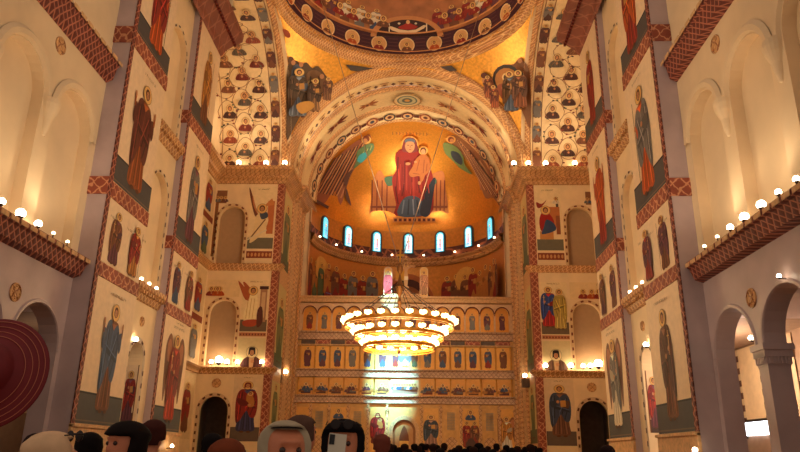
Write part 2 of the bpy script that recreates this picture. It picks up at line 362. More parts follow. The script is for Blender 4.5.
# ================================================================== floor and nave side walls
struct(MB().box((-20, -6, FLOOR-.3), (20, 85, FLOOR)), 'floor', plain('polished_marble_floor', (150, 120, 96), .25, var=.15, scale=1))
PAL = [BLUE, RED, BROWN, GREEN, OCHRE, PURP, GREY, ORANGE]
ZB = [(8.6, 9.2), (12.1, 12.8), (19.65, 20.45)]
for s in (-1, 1):
    side = SIDE[s]
    # near wall under plastic sheeting: blind arches above, open arches to the aisle below
    mb = MB(); fr = fr_side(s, 12.85)
    wall(mb, fr, 8, 27.09, 9.2, 33, [(c, 1.45, 9.4, 14.3) for c in (13.5, 17.35, 21.2, 25.05)], depth=.45)
    struct(mb, 'wall_'+side, plaster)
    mb = MB()
    wall(mb, fr, 8, 27.09, FLOOR, 9.2, [(c, 1.62, FLOOR, 5.28) for c in (13.6, 17.45, 21.3, 25.15)], depth=.72, backs=False)
    mb.box((s*13.75, 8, FLOOR), (s*13.76, 8.1, 6.9)); mb.box((s*13.7, 8, 6.95), (s*18, 27.09, 7.3))
    for ya, yb in ((26.79, 27.09), (22.94, 23.51), (19.09, 19.66), (15.24, 15.81)): mb.box((s*13.56, ya, FLOOR), (s*13.6, yb, 7))
    struct(mb, 'wall_'+side, sheet)
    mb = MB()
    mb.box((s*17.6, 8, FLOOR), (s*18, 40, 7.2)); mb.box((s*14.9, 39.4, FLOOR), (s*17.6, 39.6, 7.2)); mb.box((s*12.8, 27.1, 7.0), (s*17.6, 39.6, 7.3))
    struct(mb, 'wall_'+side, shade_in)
    mb = MB()                                        # arch mouldings and capitals
    for c in (13.5, 17.35, 21.2, 25.05):
        n = 16; pr = [(1.5, 0), (1.55, .14), (1.75, .16), (1.9, .04)]
        vs = []; fs = []
        for i in range(n+1):
            a = pi*i/n
            for r, h in pr: vs.append(fr(c-r*cos(a), 14.3+r*sin(a), h))
        for i in range(n):
            for j in range(3): fs.append((i*4+j, i*4+j+1, i*4+j+5, i*4+j+4))
        mb.add(vs, fs)
        y = c-1.925
        mb.lathe([(0, 12.9), (.08, 12.95), (.16, 13.2), (.22, 13.6), (.36, 13.95), (.42, 14.2), (.42, 14.4), (0, 14.4)], (s*12.85, y, 0), 20)
    trim(mb, plaster)
    mb = MB()
    for y in (23.22, 19.37, 15.52):
        for w, z0, z1 in ((.02, 4.55, 4.62), (.05, 4.62, 4.85), (.1, 4.85, 5.08), (.15, 5.08, 5.28)): mb.box((s*(12.85-w), y-.31-w, z0), (s*(13.58+w), y+.31+w, z1))
        for k in range(6): mb.box((s*(12.75), y-.3+.11*k, 4.64), (s*12.86, y-.24+.11*k, 5.0))
        for k in range(6): mb.box((s*(12.9+.12*k), y-.4, 4.64), (s*(12.96+.12*k), y+.4, 5.0))
        mb.box((s*12.8, y-.36, FLOOR), (s*13.65, y+.36, .6))
    for c in (25.15, 21.3):
        n = 20; pr = [(1.62, .0), (1.64, .05), (1.74, .06), (1.78, .0)]
        vs = [fr(c-r*cos(pi*i/n), 5.28+r*sin(pi*i/n), h) for i in range(n+1) for r, h in pr]
        mb.add(vs, [(i*4+j, i*4+j+1, i*4+j+5, i*4+j+4) for i in range(n) for j in range(3)])
    trim(mb, sheet)
    # lilac end face, Y = 27.09
    mb = MB(); mb.add([(s*12, 27.09, FLOOR), (s*12.85, 27.09, FLOOR), (s*12.85, 27.09, 33), (s*12, 27.09, 33)], [(0, 1, 2, 3)])
    struct(mb, 'wall_'+side, sheet)
    mb = MB()
    for z0, z1 in ((12.1, 12.9), (19.65, 20.5)): mb.box((s*12, 27.02, z0), (s*12.86, 27.09, z1))
    trim(mb, redband)
    # upright panels, bay between them
    for y0, y1 in ((27.09, 31.6), (35.2, 39.66)):
        mb = MB(); mb.box((s*12, y0+.01, FLOOR), (s*12.8, y1, 33)); struct(mb, 'wall_'+side, marble)
        mb = MB()
        mb.box((s*11.96, y0, 2.6), (s*12.02, y0+.3, 33)); trim(mb, redcarve)
        mb = MB(); mb.box((s*11.9, y0-.02, FLOOR), (s*12.02, y1, 2.58)); mb.box((s*11.8, y0-.02, 2.5), (s*12.02, y1, 2.62)); trim(mb, marble2)
        mb = MB()
        for z0, z1 in ZB: mb.box((s*11.95, y0+.3, z0), (s*12.02, y1, z1))
        trim(mb, redband)
    mb = MB(); fb = fr_side(s, 12.35)
    wall(mb, fb, 31.6, 35.2, FLOOR, 8.7, [(33.3, .85, FLOOR, 5.85)], depth=.8, backs=False)
    wall(mb, fb, 31.6, 35.2, 8.7, 33, [(33.4, 1.2, 9.25, 14.45), (33.4, 1.2, 18.2, 23.4)], depth=.3)
    struct(mb, 'wall_'+side, marble)
    for z in (9.25, 18.2):
        A = Art(); arch_border(A, 33.4, 1.22, z, z+5.2, .2, (232, 204, 160), (84, 50, 44), .3)
        tag(A.build('arch_border', fb), kind='structure').name = 'trim_%d' % (TR[0]+1); TR[0] += 1
    A = Art(); arch_border(A, 33.3, .87, FLOOR, 5.85, .25, (214, 190, 160), (84, 50, 44), .3)
    tag(A.build('arch_border', fb), kind='structure').name = 'trim_%d' % (TR[0]+1); TR[0] += 1
    for z in (8.65, 17.25):
        mb = MB(); mb.sweep([(0, z), (.1, z+.05), (.2, z+.3), (.36, z+.5), (.42, z+.55), (.42, z+.8), (0, z+.8)], [(-12.35, 31.6), (-12.35, 35.2)], mir=-s)
        for k in range(12): mb.box((s*12.1, 31.7+.3*k, z+.32), (s*11.98, 31.85+.3*k, z+.48))
        trim(mb, goldtrim)
    # lilac jamb beside the second panel
    mb = MB(); mb.add([(s*12, 35.19, FLOOR), (s*12.6, 35.19, FLOOR), (s*12.6, 35.19, 33), (s*12, 35.19, 33)], [(0, 1, 2, 3)]); struct(mb, 'wall_'+side, sheet)
    mb = MB()
    for z0, z1 in ZB[1:]: mb.box((s*12, 35.1, z0), (s*12.36, 35.19, z1))
    trim(mb, redband)
    # cornices of the near wall
    mb = MB()
    for z, pr in ((8.35, [(0, 0), (.32, .1), (.5, .55), (.58, .6), (.58, .82), (0, .82)]), (17.5, [(0, 0), (.3, .15), (.42, .75), (.5, .8), (.5, 1.0), (0, 1.0)])):
        mb = MB(); mb.sweep([(a, z+b) for a, b in pr], [(-12.85, 8), (-12.85, 27.05)], mir=-s); trim(mb, redcarve)
        mb = MB(); top = pr[3]
        for k in range(32): mb.box((s*(12.85-.6), 8.1+.6*k, z+top[1]+.02), (s*(12.85-.62), 8.55+.6*k, z+top[1]+.18))
        trim(mb, marble2)
    # great cornice at the springing of the nave vault
    mb = MB(); mb.sweep([(0, 26.9), (.15, 27.0), (.3, 27.3), (.9, 27.75), (1.0, 27.8), (1.4, 28.0), (1.45, 28.5), (0, 28.5)], [(-12, 20), (-12, 39.66)], mir=-s); trim(mb, soffitred)
    mb = MB(); mb.box((s*11.1, 20, 27.72), (s*11.0, 39.66, 27.86)); 
    for k in range(60): mb.box((s*11.12, 20+.33*k, 27.6), (s*10.98, 20.17+.33*k, 27.76))
    trim(mb, redplain)
    mb = MB(); mb.box((s*12, 39.1, FLOOR), (s*18.7, 39.66, 40)); mb.box((s*18.7, 39.66, FLOOR), (s*19.1, 62.75, 28.6)); struct(mb, 'wall_'+side, marble)
    # rosettes
    for (x, y, z, R, w) in ((12.85, 23.3, 6.9, .34, 'between the aisle arches'), (12.85, 23.1, 16.85, .36, 'high between the blind arches'), (12.35, 33.4, 7.75, .25, 'over the bay doorway')):
        m = MB().lathe([(R, 0), (R, .05), (R*.85, .07), (R*.8, .03), (R*.55, .03), (R*.45, .08), (0, .08)], n=20, axis='X')
        for k in range(8): m.ball((.05, .66*R*cos(k*pi/4), .66*R*sin(k*pi/4)), R*.1, 6)
        o = m.build('rosette', goldcarve); o.location = (s*x, y, z); o.scale.x = -s
        tag(o, 'small round carved rosette on the %s wall %s' % (side, w), 'rosette')

# frescoes of the tall panels
def panel(s, y0, y1, z0, z1, bg=CREAM, dark=None):
    A = Art(); A.rect(y0, z0, y1, z1, bg)
    if dark: A.rect(y0, z0, y1, dark, (80, 77, 74)); A.add(line((y0, dark), (y1, dark), .08), (40, 36, 36)); A.add(line((y0, z0+.12), (y1, z0+.12), .05), (120, 100, 80))
    return A
def putp(A, s, label): fres(A, 'saint_fresco', fr_side(s, 12), label)
W = {-1: 'left', 1: 'right'}
def spec(s, pane, tier, what):
    return '%s, %s %s pier, %s' % (what, {0: 'nearer', 1: 'farther'}[pane], W[s], tier)
for s, pane, y0, y1 in ((-1, 0, 27.42, 31.55), (1, 0, 27.42, 31.55), (-1, 1, 35.52, 39.62), (1, 1, 35.52, 39.62)):
    c = (y0+y1)/2
    cfg = {(-1, 0): [dict(robe=BROWN, mantle=BLUE, arms='orant', hat=None, beard=False), (dict(robe=PURP, mantle=BROWN, arms='cross'), dict(robe=OCHRE, mantle=RED, arms='staff', beard=False)), dict(robe=(150, 80, 40), mantle=(104, 52, 40), arms='orant'), dict(robe=ORANGE, mantle=RED, arms='staff')],
           (1, 0): [dict(robe=BROWN, mantle=(92, 52, 38), arms='cross', hat=None), (dict(robe=BROWN, mantle=PURP, arms='staff', hat='veil', beard=False), dict(robe=RED, mantle=PURP, arms='cross')), dict(robe=ORANGE, mantle=GREY, arms='staff'), dict(robe=RED, mantle=ORANGE, arms='book')],
           (-1, 1): [dict(robe=(170, 60, 40), mantle=(130, 48, 36), wings=BROWN, arms='cross', beard=False), (dict(robe=BLUE, mantle=PURP, arms='staff'), dict(robe=RED, mantle=BROWN, arms='cross')), dict(robe=PURP, mantle=GREY, arms='book'), dict(robe=BROWN, mantle=OCHRE, arms='staff')],
           (1, 1): [dict(robe=WHITE, mantle=GREY, wings=(130, 84, 60), arms='cross', beard=False), (dict(robe=BROWN, mantle=PURP, arms='cross'), dict(robe=PURP, mantle=BROWN, arms='staff')), dict(robe=RED, mantle=ORANGE, arms='orant'), dict(robe=RED, mantle=(150, 44, 34), arms='book')]}[(s, pane)]
    desc = {(-1, 0): ['Tall fresco of a saint in blue with both hands raised', 'Fresco of two saints, one dark and one with a staff', 'Fresco of a brown saint with raised hands', 'Fresco of an orange-robed saint cut by the frame'],
            (1, 0): ['Tall fresco of a brown-robed saint holding a cross', 'Fresco of a veiled woman beside a dark-red robed saint', 'Fresco of a saint in grey armour over a dark ground', 'Fresco of a red-robed saint cut by the frame'],
            (-1, 1): ['Tall fresco of a winged archangel in red', 'Fresco of two saints in blue and in red', 'Fresco of a slim saint in purple over a dark ground', 'Fresco of a slim brown saint below the vault cornice'],
            (1, 1): ['Tall fresco of a winged archangel in white', 'Fresco of two dark-robed saints side by side', 'Fresco of a saint in bright red over a dark ground', 'Fresco of a red saint below the vault cornice']}[(s, pane)]
    fl = 1
    A = panel(s, y0, y1, 2.65, 8.55, dark=3.85)
    k = cfg[0]; wd = 1.0 if not k.get('wings') else 1.15
    saint(A, c+.05, 3.1, 4.75, w=wd, flip=fl, **k); letters(A, c, 8.05, 1.6, .13, 11)
    if pane: letters(A, c, 8.3, 1.2, .1, 8)
    putp(A, s, spec(s, pane, 'lowest tier', desc[0]))
    A = panel(s, y0, y1, 9.25, 12.05)
    for q, kk in zip((-1.02, 1.02), cfg[1]): saint(A, c+q, 9.3, 2.45, w=1.45, flip=fl, **kk)
    for q in (-1.9, -.1, .3, 1.8): letters(A, c+q*.95, 11.2, .4, .12, 3)
    putp(A, s, spec(s, pane, 'second tier', desc[1]))
    A = panel(s, y0, y1, 12.85, 19.6, dark=14.1)
    saint(A, c, 13.15 if pane == 0 else 13.1, 5.6, w=1.1 if pane == 0 else .95, flip=fl, **cfg[2]); letters(A, c, 19.0, 1.3, .14, 8)
    putp(A, s, spec(s, pane, 'third tier', desc[2]))
    A = panel(s, y0, y1, 20.5, 26.85, dark=21.6)
    saint(A, c+.1, 20.8, 5.2, w=1.15 if pane == 0 else .9, flip=fl, **cfg[3])
    putp(A, s, spec(s, pane, 'fourth tier', desc[3]))
    if pane == 0:                                   # what the bay doorway shows: a lit painted pier in the aisle
        A = Art(); xa, xb = sorted((s*12.45, s*13.12)); A.rect(xa, 2.8, xb, 5.7, CREAM); A.rect(xa, 2.8, xb, 3.4, (84, 64, 54)); A.rect(xa, 2.8, xa+.05, 5.7, BROWN); A.rect(xb-.05, 2.8, xb, 5.7, BROWN)
        saint(A, (xa+xb)/2, 2.95, 2.5, robe=PURP, mantle=RED, w=.75)
        fres(A, 'saint_fresco', fr_front(34.15), 'Small fresco of a dark saint on the inner jamb of the %s bay doorway' % W[s])
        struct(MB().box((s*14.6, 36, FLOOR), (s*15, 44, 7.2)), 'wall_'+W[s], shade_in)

# ================================================================== crossing piers
CORN = lambda z, k=1.0: [(0, z), (.12*k, z+.05), (.15*k, z+.25), (.35*k, z+.45), (.4*k, z+.6), (0, z+.6)]
for s in (-1, 1):
    side = SIDE[s]; ff = fr_front(62.75); nx = s*16.9
    mb = MB()
    wall(mb, ff, min(s*18.7, s*12), max(s*18.7, s*12), FLOOR, 28.6, [(nx, 1.3, FLOOR, 5.15), (nx, 1.3, 9.15, 13.95), (nx, 1.3, 18.8, 23.35)], depth=.5, backs=False)
    struct(mb, 'wall_'+side, marble)
    mb = MB()
    for a, b, d in ((9.1, 15.4, .5), (18.7, 24.8, .5)): mb.box((nx-1.4, 62.75+d, a), (nx+1.4, 62.75+d+.1, b))
    struct(mb, 'wall_'+side, plain('grey_niche_plaster', (176, 142, 104), .6, var=.05) if 'grey_niche_plaster' not in MATS else MATS['grey_niche_plaster'])
    struct(MB().box((nx-1.8, 66.5, FLOOR), (nx+1.8, 66.7, 8)).box((nx-1.8, 63.3, FLOOR), (nx-1.7, 66.5, 8)).box((nx+1.7, 63.3, FLOOR), (nx+1.8, 66.5, 8)).box((nx-1.8, 63.3, 7.9), (nx+1.8, 66.5, 8)), 'wall_'+side, darkstone)
    mb = MB(); wall(mb, fr_side(s, 12), 62.75, 68, FLOOR, 28.6); wall(mb, fr_side(s, 11.5), 68, 72.6, FLOOR, 28.6)
    mb.add([(s*12, 68, FLOOR), (s*11.5, 68, FLOOR), (s*11.5, 68, 28.6), (s*12, 68, 28.6)], [(0, 1, 2, 3)])
    struct(mb, 'wall_'+side, marble2)
    mb = MB(); mb.box((s*12.02, 62.68, FLOOR), (s*12.6, 62.75, 27)); mb.box((s*11.94, 62.7, FLOOR), (s*12.0, 63.4, 27)); trim(mb, redband)
    mb = MB()
    for y, x in ((67.7, 11.9), (68.2, 11.4), (69.6, 11.42), (71.6, 11.4)): mb.lathe([(.16, FLOOR), (.16, 27)], (s*(x+.02), y, 0), n=8)
    trim(mb, goldcarve)
    for z0, z1, nm in ((18.8, 26.9, 3), (9.15, 17.5, 2), (2.6, 8.3, 1)):       # greenish standing saints on the inner face
        A = Art(); A.rect(63.6, z0+.2, 67.4, z1-.3, (214, 190, 128)); A.rect(63.6, z0+.2, 67.4, z0+1.4, (96, 96, 70)); 
        saint(A, 65.5, z0+.6, min(6.4, z1-z0-1), robe=GREEN, mantle=(124, 120, 78), w=1.5, detail=False)
        fres(A, 'saint_fresco', fr_side(s, 12), 'Narrow greenish saint on the inner side of the %s crossing pier, %s tier' % (side, {3: 'top', 2: 'middle', 1: 'bottom'}[nm]))
    for i, (z, sc) in enumerate(((8.4, 1.2), (18.1, 1.3))):
        mb = MB(); mb.sweep(CORN(z, sc), [(-18.7, 42), (-18.7, 62.75), (-12, 62.75), (-12, 63.4)], mir=-s); trim(mb, goldtrim)
    mb = MB(); mb.sweep([(0, 27), (.15, 27.05), (.2, 27.35), (.45, 27.5), (.5, 27.8), (.85, 28.15), (1.0, 28.2), (1.0, 28.6), (0, 28.6)], [(-18.7, 42), (-18.7, 62.75), (-12, 62.75), (-12, 68), (-11.5, 68), (-11.5, 75.8)], mir=-s); trim(mb, goldcarve)
    mb = MB()
    for k in range(22): mb.box((s*(12.1+.3*k), 62.2, 27.55), (s*(12.25+.3*k), 62.3, 27.75))
    trim(mb, goldtrim)
    # chequered niche borders
    A = Art(); arch_border(A, nx, 1.32, 18.8, 23.35, .28, (224, 190, 140), (130, 64, 40), .34); tag(A.build('trim', ff), kind='structure').name = 'trim_%d' % (TR[0]+1); TR[0] += 1
    A = Art(); arch_border(A, nx, 1.32, 9.15, 13.95, .28, (224, 190, 140), (130, 64, 40), .34); tag(A.build('trim', ff), kind='structure').name = 'trim_%d' % (TR[0]+1); TR[0] += 1
    A = Art(); arch_border(A, nx, 1.32, FLOOR, 5.15, .28, (214, 180, 140), (100, 56, 44), .34); tag(A.build('trim', ff), kind='structure').name = 'trim_%d' % (TR[0]+1); TR[0] += 1
    m = MB().lathe([(.42, 0), (.42, -.06), (.34, -.09), (.3, -.04), (.18, -.04), (.12, -.09), (0, -.09)], n=20, axis='Y')
    for k in range(8): m.ball((.24*cos(k*pi/4), -.06, .24*sin(k*pi/4)), .05, 6)
    o = m.build('rosette', goldcarve); o.location = (s*16.85, 62.74, 7.6); tag(o, 'small round carved rosette over the dark doorway of the %s crossing pier' % side, 'rosette')
    # frescoes on the pier front
    a, b = 12.7, 15.2; c = s*13.95; L, R = (-b, -a) if s < 0 else (a, b)
    A = Art(); A.rect(L, 20.3, R, 26.7, (240, 212, 160)); A.rect(L, 20.3, R, 21.4, (112, 104, 84)); A.rect(L, 19.35, R, 20.05, (140, 66, 42)); 
    for k in range(7): A.add(ell(L+.2+.35*k, 19.7, .12, .2, 8), (210, 150, 90))
    if s < 0:
        A.rect(R-.75, 21.8, R-.1, 25.2, (196, 110, 60)); A.add([(R-1.2, 24.6), (R-.4, 25.5), (R-.1, 24.8)], (210, 130, 70))
        A.add(cr([(L+.9, 23.6), (L+.55, 24.6), (L-.1, 26.4), (L-.25, 26.5), (L+.0, 25.3), (L+.5, 23.7)]), (120, 66, 44)); A.add(cr([(L+.95, 23.6), (L+.6, 24.4), (L+.15, 25.8), (L+.35, 24.6)]), (206, 130, 80))
        A.add(cr([(L+.7, 23.7), (L+1.5, 23.9), (L+1.9, 23.2), (L+1.5, 22.0), (L+.8, 21.2), (L+.2, 20.9), (L+.5, 22.2)]), (236, 206, 150)); A.add(cr([(L+1.0, 24.1), (L+1.7, 24.0), (L+1.8, 23.5), (L+1.2, 23.3)]), (70, 78, 92))
        A.add(line((L+1.6, 23.3), (L+.3, 21.4), .12), (120, 80, 50)); A.add(line((L+.0, 21.2), (L+1.8, 22.2), .14), WHITE); head(A, lambda u, v: (u, v), L+1.2, 24.4, .27, beard=False)
        lab = 'Fresco of an angel in white with brown wings, top of the left crossing pier'
    else:
        for q, z in ((.9, 26.1), (2.1, 25.9)): A.rect(L+q-.12, 24.0, L+q+.12, z-.2, (84, 70, 60)) if q > 1 else None
        A.add(cr([(L+.1, 25.2), (L+.6, 25.0), (L+1.1, 25.4), (L+.6, 24.7), (L+.2, 24.6)]), RED)
        A.rect(L+1.2, 22.6, L+2.3, 24.7, (196, 116, 62)); A.rect(L+1.9, 21.9, L+2.3, 23.8, (150, 84, 50)); A.rect(L+.3, 21.4, L+1.6, 22.2, (206, 140, 76))
        A.add(cr([(L+.6, 24.1), (L+1.2, 24.1), (L+1.7, 23.3), (L+1.6, 22.5), (L+.9, 22.1), (L+.4, 22.3), (L+.3, 23.3)]), (164, 34, 26)); A.add(cr([(L+1.0, 23.4), (L+1.7, 23.0), (L+1.8, 22.3), (L+.5, 21.9), (L+.7, 22.6)]), (58, 74, 104))
        head(A, lambda u, v: (u, v), L+.95, 24.35, .25, beard=False); bust(A, L+2.0, 25.4, .35, robe=WHITE)
        lab = 'Fresco of a seated figure in red and blue, top of the right crossing pier'
    letters(A, (L+R)/2, 26.35, 1.2, .14, 7); fres(A, 'scene_fresco', ff, lab)
    A = Art(); A.rect(L, 12.3, R, 17.2, (240, 212, 160)); A.rect(L, 11.85, R, 12.2, (190, 120, 80))
    for k in range(9): A.add(ell(L+.15+.275*k, 12.02, .07, .1, 6), (110, 50, 36))
    A.rect(L, 12.3, R, 13.4, (112, 92, 70))
    if s < 0:
        A.rect(R-.8, 13.2, R-.15, 16.6, (176, 128, 92)); A.rect(R-.9, 16.3, R-.05, 16.6, (70, 40, 36)); A.rect(R-.65, 13.6, R-.3, 16.0, (214, 176, 130))
        for p in ([(L+1.0, 15.3), (L+.5, 16.1), (L-.35, 17.0), (L-.5, 17.05), (L-.3, 16.5), (L+.3, 15.3)], [(L+1.1, 15.7), (L+.7, 16.4), (L+.1, 17.0), (L+.0, 16.8), (L+.6, 15.8)]): A.add(cr(p), (178, 92, 52))
        A.add(cr([(L+.8, 16.0), (L+1.3, 16.0), (L+1.5, 15.0), (L+1.45, 13.9), (L+1.3, 13.1), (L+.4, 13.1), (L+.3, 14.2), (L+.6, 15.0)]), (248, 226, 170)); A.add(cr([(L+.3, 13.3), (L+1.6, 13.4), (L+1.4, 12.8), (L+.4, 12.8)]), (170, 70, 40))
        for q in (.6, .9, 1.2): A.add(line((L+q, 15.4), (L+q-.1, 13.5), .05), (206, 160, 96))
        A.add(cr([(L+1.55, 14.3), (L+1.95, 14.6), (L+2.1, 13.2), (L+1.6, 12.7)]), (96, 50, 40)); head(A, lambda u, v: (u, v), L+1.0, 16.15, .24, beard=False)
        lab = 'Fresco of a shining white angel by a tomb, middle of the left crossing pier'
    else:
        saint(A, L+.75, 12.9, 3.9, robe=(168, 44, 40), mantle=(52, 70, 130), arms='cross', w=1.2, face=False); saint(A, L+1.75, 12.7, 3.9, robe=(196, 164, 84), mantle=(178, 150, 70), hat=None, arms='none', w=1.0, beard=False, face=False, flip=-1)
        lab = 'Fresco of two figures greeting, blue and yellow, middle of the right crossing pier'
    letters(A, (L+R)/2, 16.95, 1.2, .12, 8, (150, 90, 50)); fres(A, 'scene_fresco', ff, lab)
    A = Art(); A.rect(L, 9.1, R, 11.7, (226, 204, 150)); bust(A, c-.1*s, 10.0, .95, robe=(90, 44, 36) if s < 0 else (104, 70, 48), hat='black', mantle=(206, 160, 110), halo=(232, 206, 150)); 
    fres(A, 'saint_fresco', ff, 'Half-length monk with a black hood, above the ledge lamps of the %s crossing pier' % side)
    A = Art(); A.rect(L-.05, 2.6, R+.05, 8.3, (230, 200, 156)); A.rect(L-.05, 2.6, R+.05, 3.8, (104, 88, 76))
    if s < 0: saint(A, c, 3.3, 4.55, robe=(60, 58, 90), mantle=(140, 40, 32), arms='child', w=1.35, beard=False, hat='veil'); l2 = 'Tall fresco of a mother in red with a child, bottom of the left crossing pier'
    else: saint(A, c, 3.3, 4.55, robe=(120, 80, 60), mantle=(64, 72, 92), arms='book', w=1.3); l2 = 'Tall fresco of a bearded man in blue with a book, bottom of right crossing pier'
    letters(A, c, 8.05, .9, .1, 6); fres(A, 'saint_fresco', ff, l2)
    # small groups around the niche arches
    for z, nm in ((23.2, 'upper'), (15.0, 'lower')):
        A = Art(); u = s*17.9 if z > 20 else (s*17.6)
        if z > 20:
            A.rect(min(s*18.65, s*18.35), 19.5, max(s*18.65, s*18.35), 26, (150, 96, 60)); 
            A.rect(min(s*18.6, s*17.6), 24.95, max(s*18.6, s*17.6), 26.3, (140, 92, 60))
            for q in (17.75, 18.15, 18.5): bust(A, s*q, 25.4, .3, robe=random.choice(PAL), face=False)
        else:
            A.rect(min(s*18.6, s*15.5), 15.35+.2, max(s*18.6, s*15.5), 17.2, (236, 204, 150))
            for q in ((17.4, 17.8, 18.2, 17.6) if s < 0 else (16.7, 17.5, 18.1)): bust(A, s*q, 16.1, .45, robe=random.choice([RED, BROWN, ORANGE]), face=False)
        fres(A, 'scene_fresco', ff, 'Small group of saints painted over the %s niche arch of the %s crossing pier' % (nm, side))
    # painted side wall of the crossing
    fs_ = fr_side(s, 18.7)
    for (z0, z1, n, nm) in ((2.7, 8.3, 1, 'bottom'), (9.3, 17.9, 2, 'middle'), (19, 26.8, 2, 'top')):
        A = Art(); A.rect(54.5, z0, 62.4, z1, (226, 196, 146))
        for k in range(2):
            if n == 1: saint(A, 57.5+3*k, z0+.5, 4.3, robe=BROWN, mantle=RED, w=1.5, face=False, detail=False)
            else: A.rect(54.5, z0+3.6, 62.4, z0+4.2, (140, 66, 42)) if k == 0 else None; saint(A, 57.6+2.9*k, z0+4.4, 3.2, robe=random.choice(PAL), mantle=random.choice(PAL), w=1.9, face=False, detail=False); saint(A, 57.6+2.9*k, z0+.2, 3.1, robe=random.choice(PAL), mantle=random.choice(PAL), w=1.9, face=False, detail=False)
        fres(A, 'saint_fresco', fs_, 'Steeply seen row of painted saints beyond the %s wall end, %s tier' % (side, nm))

# ================================================================== side arches of the crossing with vine-scroll busts
CY, RA, ZS = 51.05, 11.7, 28.6
for s in (-1, 1):
    side = SIDE[s]
    def fr(u, v, h=0, s=s):
        a = v/RA; return (s*u, CY+(RA-h)*cos(a), ZS+(RA-h)*sin(a))
    mb = MB(); n = 40
    for (a, b) in ((11.55, 18.7),):
        vs = [fr(x, RA*pi*i/n) for i in range(n+1) for x in (a, b)]
        mb.add(vs, [(2*i, 2*i+1, 2*i+3, 2*i+2) for i in range(n)])
    vs = [q for i in range(n+1) for q in ((s*12, CY+RA*cos(pi*i/n), ZS+RA*sin(pi*i/n)), (s*12, CY+(RA+.5)*cos(pi*i/n), ZS+(RA+.5)*sin(pi*i/n)))]
    mb.add(vs, [(2*i, 2*i+1, 2*i+3, 2*i+2) for i in range(n)])
    struct(mb, 'ceiling', marble)
    mb = MB(); prof = [(11.95, .02), (11.9, .15), (12.1, .2), (12.35, .18), (12.5, .02)]
    vs = [fr(x, RA*pi*i/n, h) for i in range(n+1) for x, h in prof]; m = len(prof)
    mb.add(vs, [(i*m+j, i*m+j+1, (i+1)*m+j+1, (i+1)*m+j) for i in range(n) for j in range(m-1)]); trim(mb, goldtrim)
    t = tag(empty('arch_fresco', (s*15.3, CY, ZS)), 'Curved fresco of saints in vine scrolls under the %s crossing arch' % side, 'fresco')
    def loc(fr, t=t): return lambda u, v, h=0: tuple(Vector(fr(u, v, h))-t.location)
    lf = loc(fr)
    A = Art(); A.rect(12.55, .0, 18.6, 26, (236, 206, 154)); rnd = random.Random(3+s)
    for u in (12.7, 13.55, 18.5): A.rect(u-.04, .1, u+.04, 26, (150, 96, 62))
    pos = []
    for r in range(10):
        for q, u in enumerate((17.7, 16.15, 14.6)):
            v = .9+2.55*r+(1.27 if q == 1 else 0)
            if v < 25: pos.append((u, v))
    for u, v in pos:
        sg = [(u+.95*cos(a)*(1-.25*max(0, sin(a))), v+1.15*sin(a)) for a in [2*pi*k/16 for k in range(17)]]
        for a, b in zip(sg, sg[1:]): A.add(line(a, b, .07), (150, 104, 72))
        for k in range(5):
            a = rnd.random()*2*pi; A.add(ell(u+1.0*cos(a)+.05, v+1.2*sin(a), .13, .1, 6), rnd.choice([(74, 60, 50), (120, 50, 36), (90, 90, 60)]))
    tag(A.build('scroll_ground', lf, edge=.6, h0=.02, parent=t))
    for i, (u, v) in enumerate(pos):
        A = Art(); bust(A, u, v-.05, .68, robe=rnd.choice([BROWN, (120, 44, 32), BROWN, (150, 70, 44), (80, 50, 44), (96, 84, 72), (84, 46, 34)]), face=False, halo=rnd.choice([(216, 160, 100), (226, 184, 124)])); A.build('bust_medallion', lf, h0=.12, parent=t, thick=False)
    for r in range(10):
        A = Art(); saint(A, 13.1, .3+2.5*r, 2.1, robe=rnd.choice([BROWN, GREY, (84, 50, 40)]), mantle=rnd.choice([BROWN, (96, 52, 40), GREY]), w=1.3, detail=False); A.build('standing_figure', lf, h0=.12, parent=t, thick=False)

# ================================================================== pendentives, ring and dome
RP = RA*sqrt(2)
for s in (-1, 1):
    mb = MB(); N1, N2 = 26, 22; vs = []; fs = []
    for i in range(N1+1):
        z = 11.7*i/N1; rho = sqrt(RP*RP-z*z); t0 = math.acos(min(1, RA/rho))
        for j in range(N2+1):
            a = t0+(pi/2-2*t0)*j/N2; vs.append((s*rho*cos(a), CY+rho*sin(a), ZS+z))
    for i in range(N1):
        for j in range(N2): k = i*(N2+1)+j; fs.append((k, k+1, k+N2+2, k+N2+1))
    mb.add(vs, fs)
    pm = plain('pendentive_gold', (226, 160, 62), .36, metal=.5, var=.2, scale=4, bump=.2) if 'pendentive_gold' not in MATS else MATS['pendentive_gold']
    struct(mb, 'ceiling', pm, True)
def frp(c, R):
    c = Vector(c)
    def f(u, v, h=0): p = hits(u, -v, c, R); return tuple(p+(c-p).normalized()*h)
    return f
PC = (0, CY, ZS)
def px(*pts): return [(a, -b) for a, b in pts]
A = Art()
A.add(cr(px((287, 66), (294, 60), (301, 64), (306, 62), (312, 68), (318, 66), (326, 76), (333, 84), (322, 96), (312, 104), (300, 116), (290, 135), (286, 138), (286, 100))), (98, 74, 52))
A.add(cr(px((291, 70), (297, 64), (303, 72), (305, 88), (298, 96), (292, 88))), (96, 104, 120)); A.add(cr(px((306, 74), (316, 70), (326, 80), (322, 92), (310, 94))), (128, 92, 60))
A.add(cr(px((288, 98), (300, 97), (304, 105), (292, 110))), (206, 150, 70)); A.add(ell(311, -84, 4.4, 4.4), (236, 200, 130)); A.add(ell(311, -84, 3, 3), (88, 60, 44)); A.add(ell(290, -60, 3, 4), (110, 74, 50))
for a, b in (((293, 70), (296, 92)), ((299, 70), (302, 90)), ((310, 76), (308, 92)), ((318, 76), (319, 90)), ((290, 84), (289, 96))): A.add(line(*px(a, b), 1), (60, 44, 38))
